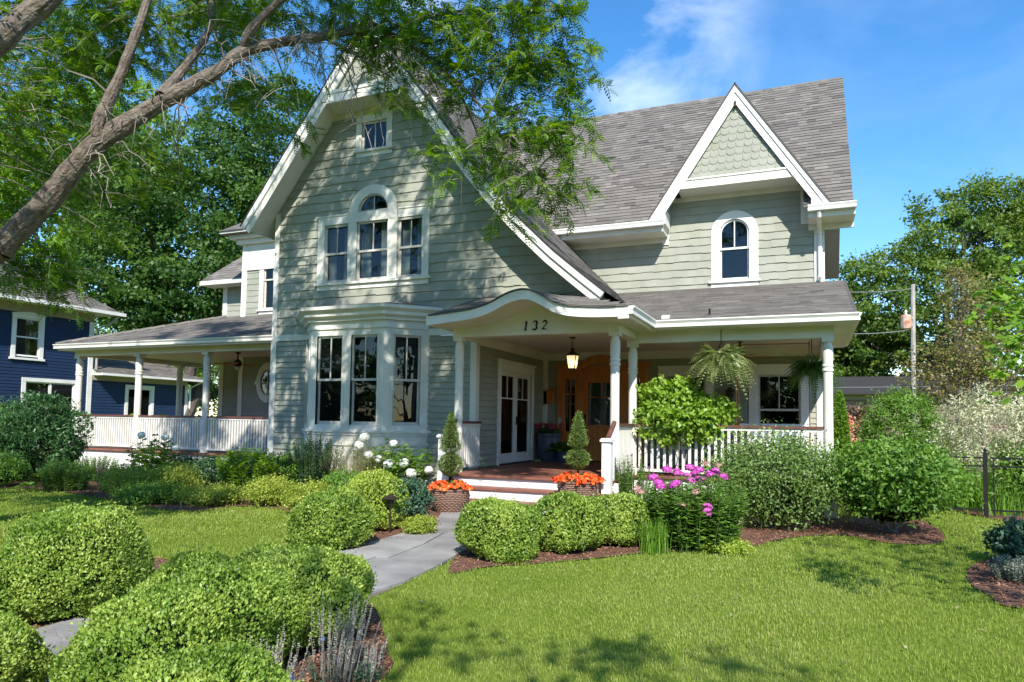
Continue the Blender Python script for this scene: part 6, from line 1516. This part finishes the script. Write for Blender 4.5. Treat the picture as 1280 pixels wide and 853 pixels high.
limb([(-10.1, 4.9, 2.4), (-9.4, 4.4, 3.6), pp(-40, 100, 4.0), pp(0, 50, 4.0), pp(40, 15, 4.2), pp(70, -10, 4.3), (-6.0, 4.8, 7.0), (-5.0, 5.4, 8.6)], [.24, .19, .16, .15, .13, .11, .09, .05])
limb([(-9.9, 5.0, 3.1), (-10.6, 5.4, 5), (-11.4, 6, 7), (-11.8, 6.4, 9.5)], [.2, .17, .12, .06])
limb([pp(480, 40, 7.8), pp(540, 20, 7.9), pp(620, 10, 8.0), pp(690, 15, 8.1)], [.04, .03, .02, .01])
limb([pp(520, 62, 8), pp(590, 120, 8.1), pp(640, 190, 8.2), pp(670, 225, 8.3)], [.035, .025, .015, .008])
limb([pp(400, 46, 7.4), pp(430, 60, 7.5), pp(470, 85, 7.6), pp(520, 118, 7.7)], [.03, .024, .016, .008])
ALL = np.array([p for l in LIMBS for p in l[2:]])
FR_P = []; FR_D = []; FR_L = []; mbW = MB(); mbX = MB()
def spray(c, n, tw, fl, per=9, droop=.35, rad=.5, bare=.1, link_=.5, thin=1.0):
    """n twigs around c, each carrying a row of feathery leaves"""
    c = np.array(c, float)
    for i in range(n):
        s = c + RNG.normal(size=3) * rad * np.array([.7, .7, .55]); d = unit(RNG.normal(size=3) * np.array([1, 1, .45]) + np.array([.25, .1, -.1])); L = tw * RNG.uniform(.6, 1.25)
        pts = [s + d * L * t - np.array([0, 0, droop * L * t * t]) for t in np.linspace(0, 1, 6)]
        mbX.tube(pts, [.007 * thin, .006 * thin, .005, .004, .003, .002], 4)
        if RNG.random() < link_:
            j = np.argmin(((ALL - s) ** 2).sum(1)); a = ALL[j]
            if np.linalg.norm(a - s) < 2.6: branch(mbX, a, s, .013, .007, .06, 5, 4)
        if RNG.random() < bare: continue
        for k in range(per):
            t = .12 + .88 * k / (per - 1); p = s + d * L * t - np.array([0, 0, droop * L * t * t]); q = RNG.normal(size=3); q = q - d * (q @ d); q = unit(q * np.array([1, 1, .6])) + d * .55 - np.array([0, 0, .25])
            FR_P.append(p); FR_D.append(q); FR_L.append(fl * RNG.uniform(.7, 1.2))
# seen in the picture: (x, y, Y, twigs, radius)
for x, y, Y, n, rd in ((30, 130, 6.5, 26, .7), (90, 90, 7.0, 26, .7), (60, 200, 7.5, 22, .7), (20, 60, 7.5, 22, .7), (150, 40, 7.2, 20, .6), (210, 60, 8.0, 18, .6), (120, 20, 6.4, 18, .6), (60, 20, 7.4, 18, .6), (250, 20, 7.6, 18, .6),
                       (180, 200, 7.6, 12, .5), (120, 260, 7.6, 10, .45), (30, 330, 6.5, 14, .4), (75, 345, 6.8, 13, .35), (20, 260, 7.2, 12, .5), (300, 110, 8.0, 8, .4), (330, 20, 7.4, 14, .5), (390, 10, 7.6, 14, .5), (440, 20, 7.8, 14, .5), (350, 150, 8.2, 5, .35),
                       (450, 75, 7.8, 5, .3), (500, 30, 7.9, 12, .4), (545, 45, 8.0, 12, .4), (590, 25, 8.0, 12, .4), (640, 20, 8.1, 10, .4), (690, 15, 8.1, 7, .3), (600, 85, 8.2, 9, .35), (650, 90, 8.2, 9, .35), (690, 110, 8.2, 6, .3),
                       (560, 110, 8.2, 7, .3), (620, 150, 8.3, 8, .35), (665, 165, 8.3, 9, .35), (700, 170, 8.2, 6, .28), (600, 195, 8.4, 4, .25), (660, 225, 8.3, 7, .3), (700, 235, 8.3, 4, .22), (630, 260, 8.4, 3, .25), (560, 185, 8.2, 3, .2), (575, 215, 8.2, 2, .15), (500, 105, 7.8, 3, .2), (660, 60, 8.1, 8, .35), (710, 40, 8.2, 4, .25)):
    spray(py(x, y, Y), int(n * 3.0), .40, .14, 15, .45, rd * .85, .04, .12)
# the rest of the crown above and left of the picture (it shades the gable)
for i in range(66):
    c = (RNG.uniform(-12.5, -1.6), RNG.uniform(4.0, 9.4), RNG.uniform(8.0, 14.0))
    spray(c, 20, .6, .26, 9, .3, .34, .02, .06)
for i in range(16):
    spray((RNG.uniform(-13.5, -9.4), RNG.uniform(2.6, 5.2), RNG.uniform(5.0, 7.4)), 8, .8, .22, 8, .3, .6, .05, .25)
for i in range(15):
    spray((RNG.uniform(-11.2, -6.9), RNG.uniform(2.6, 3.9), RNG.uniform(5.4, 7.2)), 16, .6, .24, 9, .3, .4, .02, .1)
K = len(FR_P); V, rn = fronds(K, np.array(FR_L), 6, .155, np.array(FR_P), np.array(FR_D), .3, .34, .5)
# bare grey twigs below the main limb
for i in range(70):
    j = RNG.integers(8, 40); a = np.array(A1[j]); d = RNG.normal(size=3) * np.array([.3, .3, .35]) + np.array([.1, .1, -.25]); b = a + d * RNG.uniform(.5, 1.2); pts = branch(mbX, a, b, .012, .003, .1, 6, 4)
    for q in range(4): p = pts[RNG.integers(2, 7)]; branch(mbX, p, p + RNG.normal(size=3) * .18 - np.array([0, 0, .08]), .005, .0015, .05, 3, 3)
for (x0, y0, x1, y1) in ((420, 60, 440, 150), (425, 70, 470, 205), (470, 80, 478, 170), (440, 80, 445, 170), (455, 90, 430, 150), (400, 60, 410, 110), (480, 60, 520, 100)):
    pts = branch(mbX, py(x0, y0, 7.6), py(x1, y1, 7.8), .012, .004, .06, 7, 4)
    for q in range(7): p = pts[RNG.integers(2, 8)]; branch(mbX, p, p + RNG.normal(size=3) * .16 - np.array([0, 0, .1]), .005, .0015, .05, 3, 3)
mbT.build('trunk', M['bark'], HL, True, False); mbX.build('twigs', M['twig'], HL)
obj('crown', leafmesh('crown', V, rn), LM['locust'], HL)

# maple whose lowest branch reaches in from the right
MT = root('maple_tree', 'young maple whose bright lobed leaves reach in from the right edge', 'tree', (4.6, 5.2, 0))
mb = MB(); branch(mb, (4.6, 5.2, -.1), (4.6, 5.2, 3.2), .12, .09, 0, 6, 10); branch(mb, (4.6, 5.2, 2.0), py(1262, 425, 6.0), .035, .01, .1, 7, 6); branch(mb, (4.6, 5.2, 2.6), py(1270, 360, 6.2), .03, .008, .1, 7, 5); branch(mb, (4.6, 5.2, 1.6), py(1268, 470, 5.8), .03, .008, .1, 7, 5)
for d in ((-1, .5, 5), (1, .3, 5.2), (.3, -1.2, 5.6), (0, 1.4, 4.8), (0, 0, 6.4)): branch(mb, (4.6, 5.2, 3.0), (4.6 + d[0], 5.2 + d[1], d[2]), .06, .02, .05, 6, 6)
mb.build('trunk', M['bark'], MT)
def lobed(Pt, A, Nn, S):
    """maple leaves: five pointed lobes each"""
    out = []; A = unit(A); X = unit(np.cross(A, Nn))
    for ang, L, off in ((0, 1, .0), (.75, .85, 0), (-.75, .85, 0), (1.7, .55, 0), (-1.7, .55, 0)):
        d = A * math.cos(ang) + X * math.sin(ang); out.append(leaves(Pt + d * (S * L * .5)[:, None], d, Nn, S * L, S * .5 * (.6 + .4 * L), .05))
    return out
Pm = []; 
for x, y, Y, n, rd in ((1270, 365, 6.2, 18, .16), (1282, 395, 6.2, 28, .2), (1262, 420, 6.0, 10, .1), (1262, 392, 6.0, 7, .08), (1275, 430, 6.0, 16, .14), (1252, 452, 5.9, 7, .08), (1270, 455, 5.9, 9, .1), (1282, 485, 5.8, 9, .1), (1300, 350, 6.2, 20, .2), (1300, 430, 6.0, 30, .2), (1285, 335, 6.3, 8, .12)):
    Pm.append(py(x, y, Y) + RNG.normal(size=(n, 3)) * rd * np.array([.8, .8, .6]))
Pm = np.concatenate(Pm); n = len(Pm); Nn = unit(np.array([0, -.35, 1.]) + rdir(n) * .45); A = unit(rdir(n) + np.array([-.5, 0, -.45])); S = RNG.uniform(.06, .1, n); V1 = lobed(Pm, A, Nn, S); r1 = np.tile(RNG.random(n), 5)
k = 260; d = rdir(k); Pc = np.array([4.7, 4.9, 5.0]) + d * np.array([2.1, 2.3, 1.8]) * (RNG.random(k) ** .4)[:, None]; idx = np.repeat(np.arange(k), 4); Pc = Pc[idx] + RNG.normal(size=(k * 4, 3)) * .22
keep = (CAM_M @ (Pc - EYE).T); keep = ~((keep[2] > 0) & (np.abs(keep[0] / keep[2] * FOC) < 655) & (Pc[:, 1] > 0)); Pc = Pc[keep]; n = len(Pc)
V2 = lobed(Pc, rdir(n), unit(np.array([0, 0, 1.]) + rdir(n) * .5), RNG.uniform(.08, .13, n)); r2 = np.tile(RNG.random(n), 5)
obj('crown', leafmesh('crown', V1 + V2, np.r_[r1, r2]), LM['bright'], MT)

# a few fallen leaves on the lawn
Xl, Yl = RNG.uniform(-9, 3, 260), RNG.uniform(3.2, 11, 260); ok = np.ones(260, bool)
for b in (PATH, BEDR, BEDL, BEDF, BEDW, BEDE): ok &= ~inpoly(b, Xl, Yl)
Xl, Yl = Xl[ok], Yl[ok]; k = len(Xl)
o = obj('fallen_leaves', leafmesh('fallen_leaves', leaves(np.c_[Xl, Yl, np.full(k, .042)], np.c_[RNG.normal(size=(k, 2)), RNG.normal(size=k) * .2], np.c_[RNG.normal(size=(k, 2)) * .3, np.ones(k)], RNG.uniform(.03, .06, k), RNG.uniform(.015, .03, k))), LM['tan']); o['kind'] = 'stuff'
# ================================================================== SUN AND SKY
SUN = Vector((.5, -1, .97)).normalized()
sl_ = bpy.data.lights.new('sun', 'SUN'); so_ = bpy.data.objects.new('sun', sl_); link(so_)
sl_.energy = 4.3; sl_.angle = R(.55); sl_.color = (1, .95, .87)
so_.rotation_euler = SUN.to_track_quat('Z', 'Y').to_euler(); so_.location = (5, -12, 20)
w = bpy.data.worlds.new('World'); scn.world = w; w.use_nodes = True
nt = w.node_tree; N = nt.nodes; L = nt.links; bg = N['Background']
sky = N.new('ShaderNodeTexSky'); sky.sky_type = 'NISHITA'; sky.sun_disc = False
sky.sun_elevation = math.asin(SUN.z); sky.sun_rotation = math.atan2(SUN.x, SUN.y)
sky.air_density = 1.0; sky.dust_density = .2; sky.ozone_density = 2.6
tc = N.new('ShaderNodeTexCoord'); mp = N.new('ShaderNodeMapping'); mp.inputs['Scale'].default_value = (1.5, 1.5, 3.6); mp.inputs['Rotation'].default_value = (.2, .35, .5); mp.inputs['Location'].default_value = (2.2, .7, 1.1)
L.new(tc.outputs['Generated'], mp.inputs['Vector'])
nz = N.new('ShaderNodeTexNoise'); nz.inputs['Scale'].default_value = 2.1; nz.inputs['Detail'].default_value = 9; nz.inputs['Roughness'].default_value = .58; nz.inputs['Distortion'].default_value = .5
L.new(mp.outputs['Vector'], nz.inputs['Vector'])
cr = N.new('ShaderNodeMapRange'); cr.inputs['From Min'].default_value = .46; cr.inputs['From Max'].default_value = .82; L.new(nz.outputs['Fac'], cr.inputs['Value'])
# clouds gather round one part of the sky (above the gable), thin elsewhere
dp = N.new('ShaderNodeVectorMath'); dp.operation = 'DOT_PRODUCT'; cdir = ray(690, 55); cdir = cdir / np.linalg.norm(cdir); dp.inputs[1].default_value = tuple(cdir); L.new(tc.outputs['Generated'], dp.inputs[0])
cm = N.new('ShaderNodeMapRange'); cm.inputs['From Min'].default_value = .962; cm.inputs['From Max'].default_value = 1.0; cm.inputs['To Min'].default_value = .08; cm.inputs['To Max'].default_value = 1.0; L.new(dp.outputs['Value'], cm.inputs['Value'])
ml = N.new('ShaderNodeMath'); ml.operation = 'MULTIPLY'; L.new(cr.outputs['Result'], ml.inputs[0]); L.new(cm.outputs['Result'], ml.inputs[1])
mx = N.new('ShaderNodeMix'); mx.data_type = 'RGBA'; L.new(ml.outputs[0], mx.inputs['Factor']); hs = N.new('ShaderNodeHueSaturation'); hs.inputs['Saturation'].default_value = 1.3; L.new(sky.outputs[0], hs.inputs['Color']); L.new(hs.outputs[0], mx.inputs['A']); mx.inputs['B'].default_value = (7.2, 7.6, 8.2, 1)
L.new(mx.outputs['Result'], bg.inputs['Color']); bg.inputs['Strength'].default_value = .14
scn.render.engine = 'CYCLES'
vs = scn.view_settings; vs.view_transform = 'Standard'; vs.look = 'None'; vs.gamma = 1; vs.use_curve_mapping = False; vs.exposure = .92
scn.cycles.max_bounces = 10; scn.cycles.diffuse_bounces = 6; scn.cycles.glossy_bounces = 3; scn.cycles.transmission_bounces = 4; scn.cycles.transparent_max_bounces = 8
scn.cycles.caustics_reflective = False; scn.cycles.caustics_refractive = False
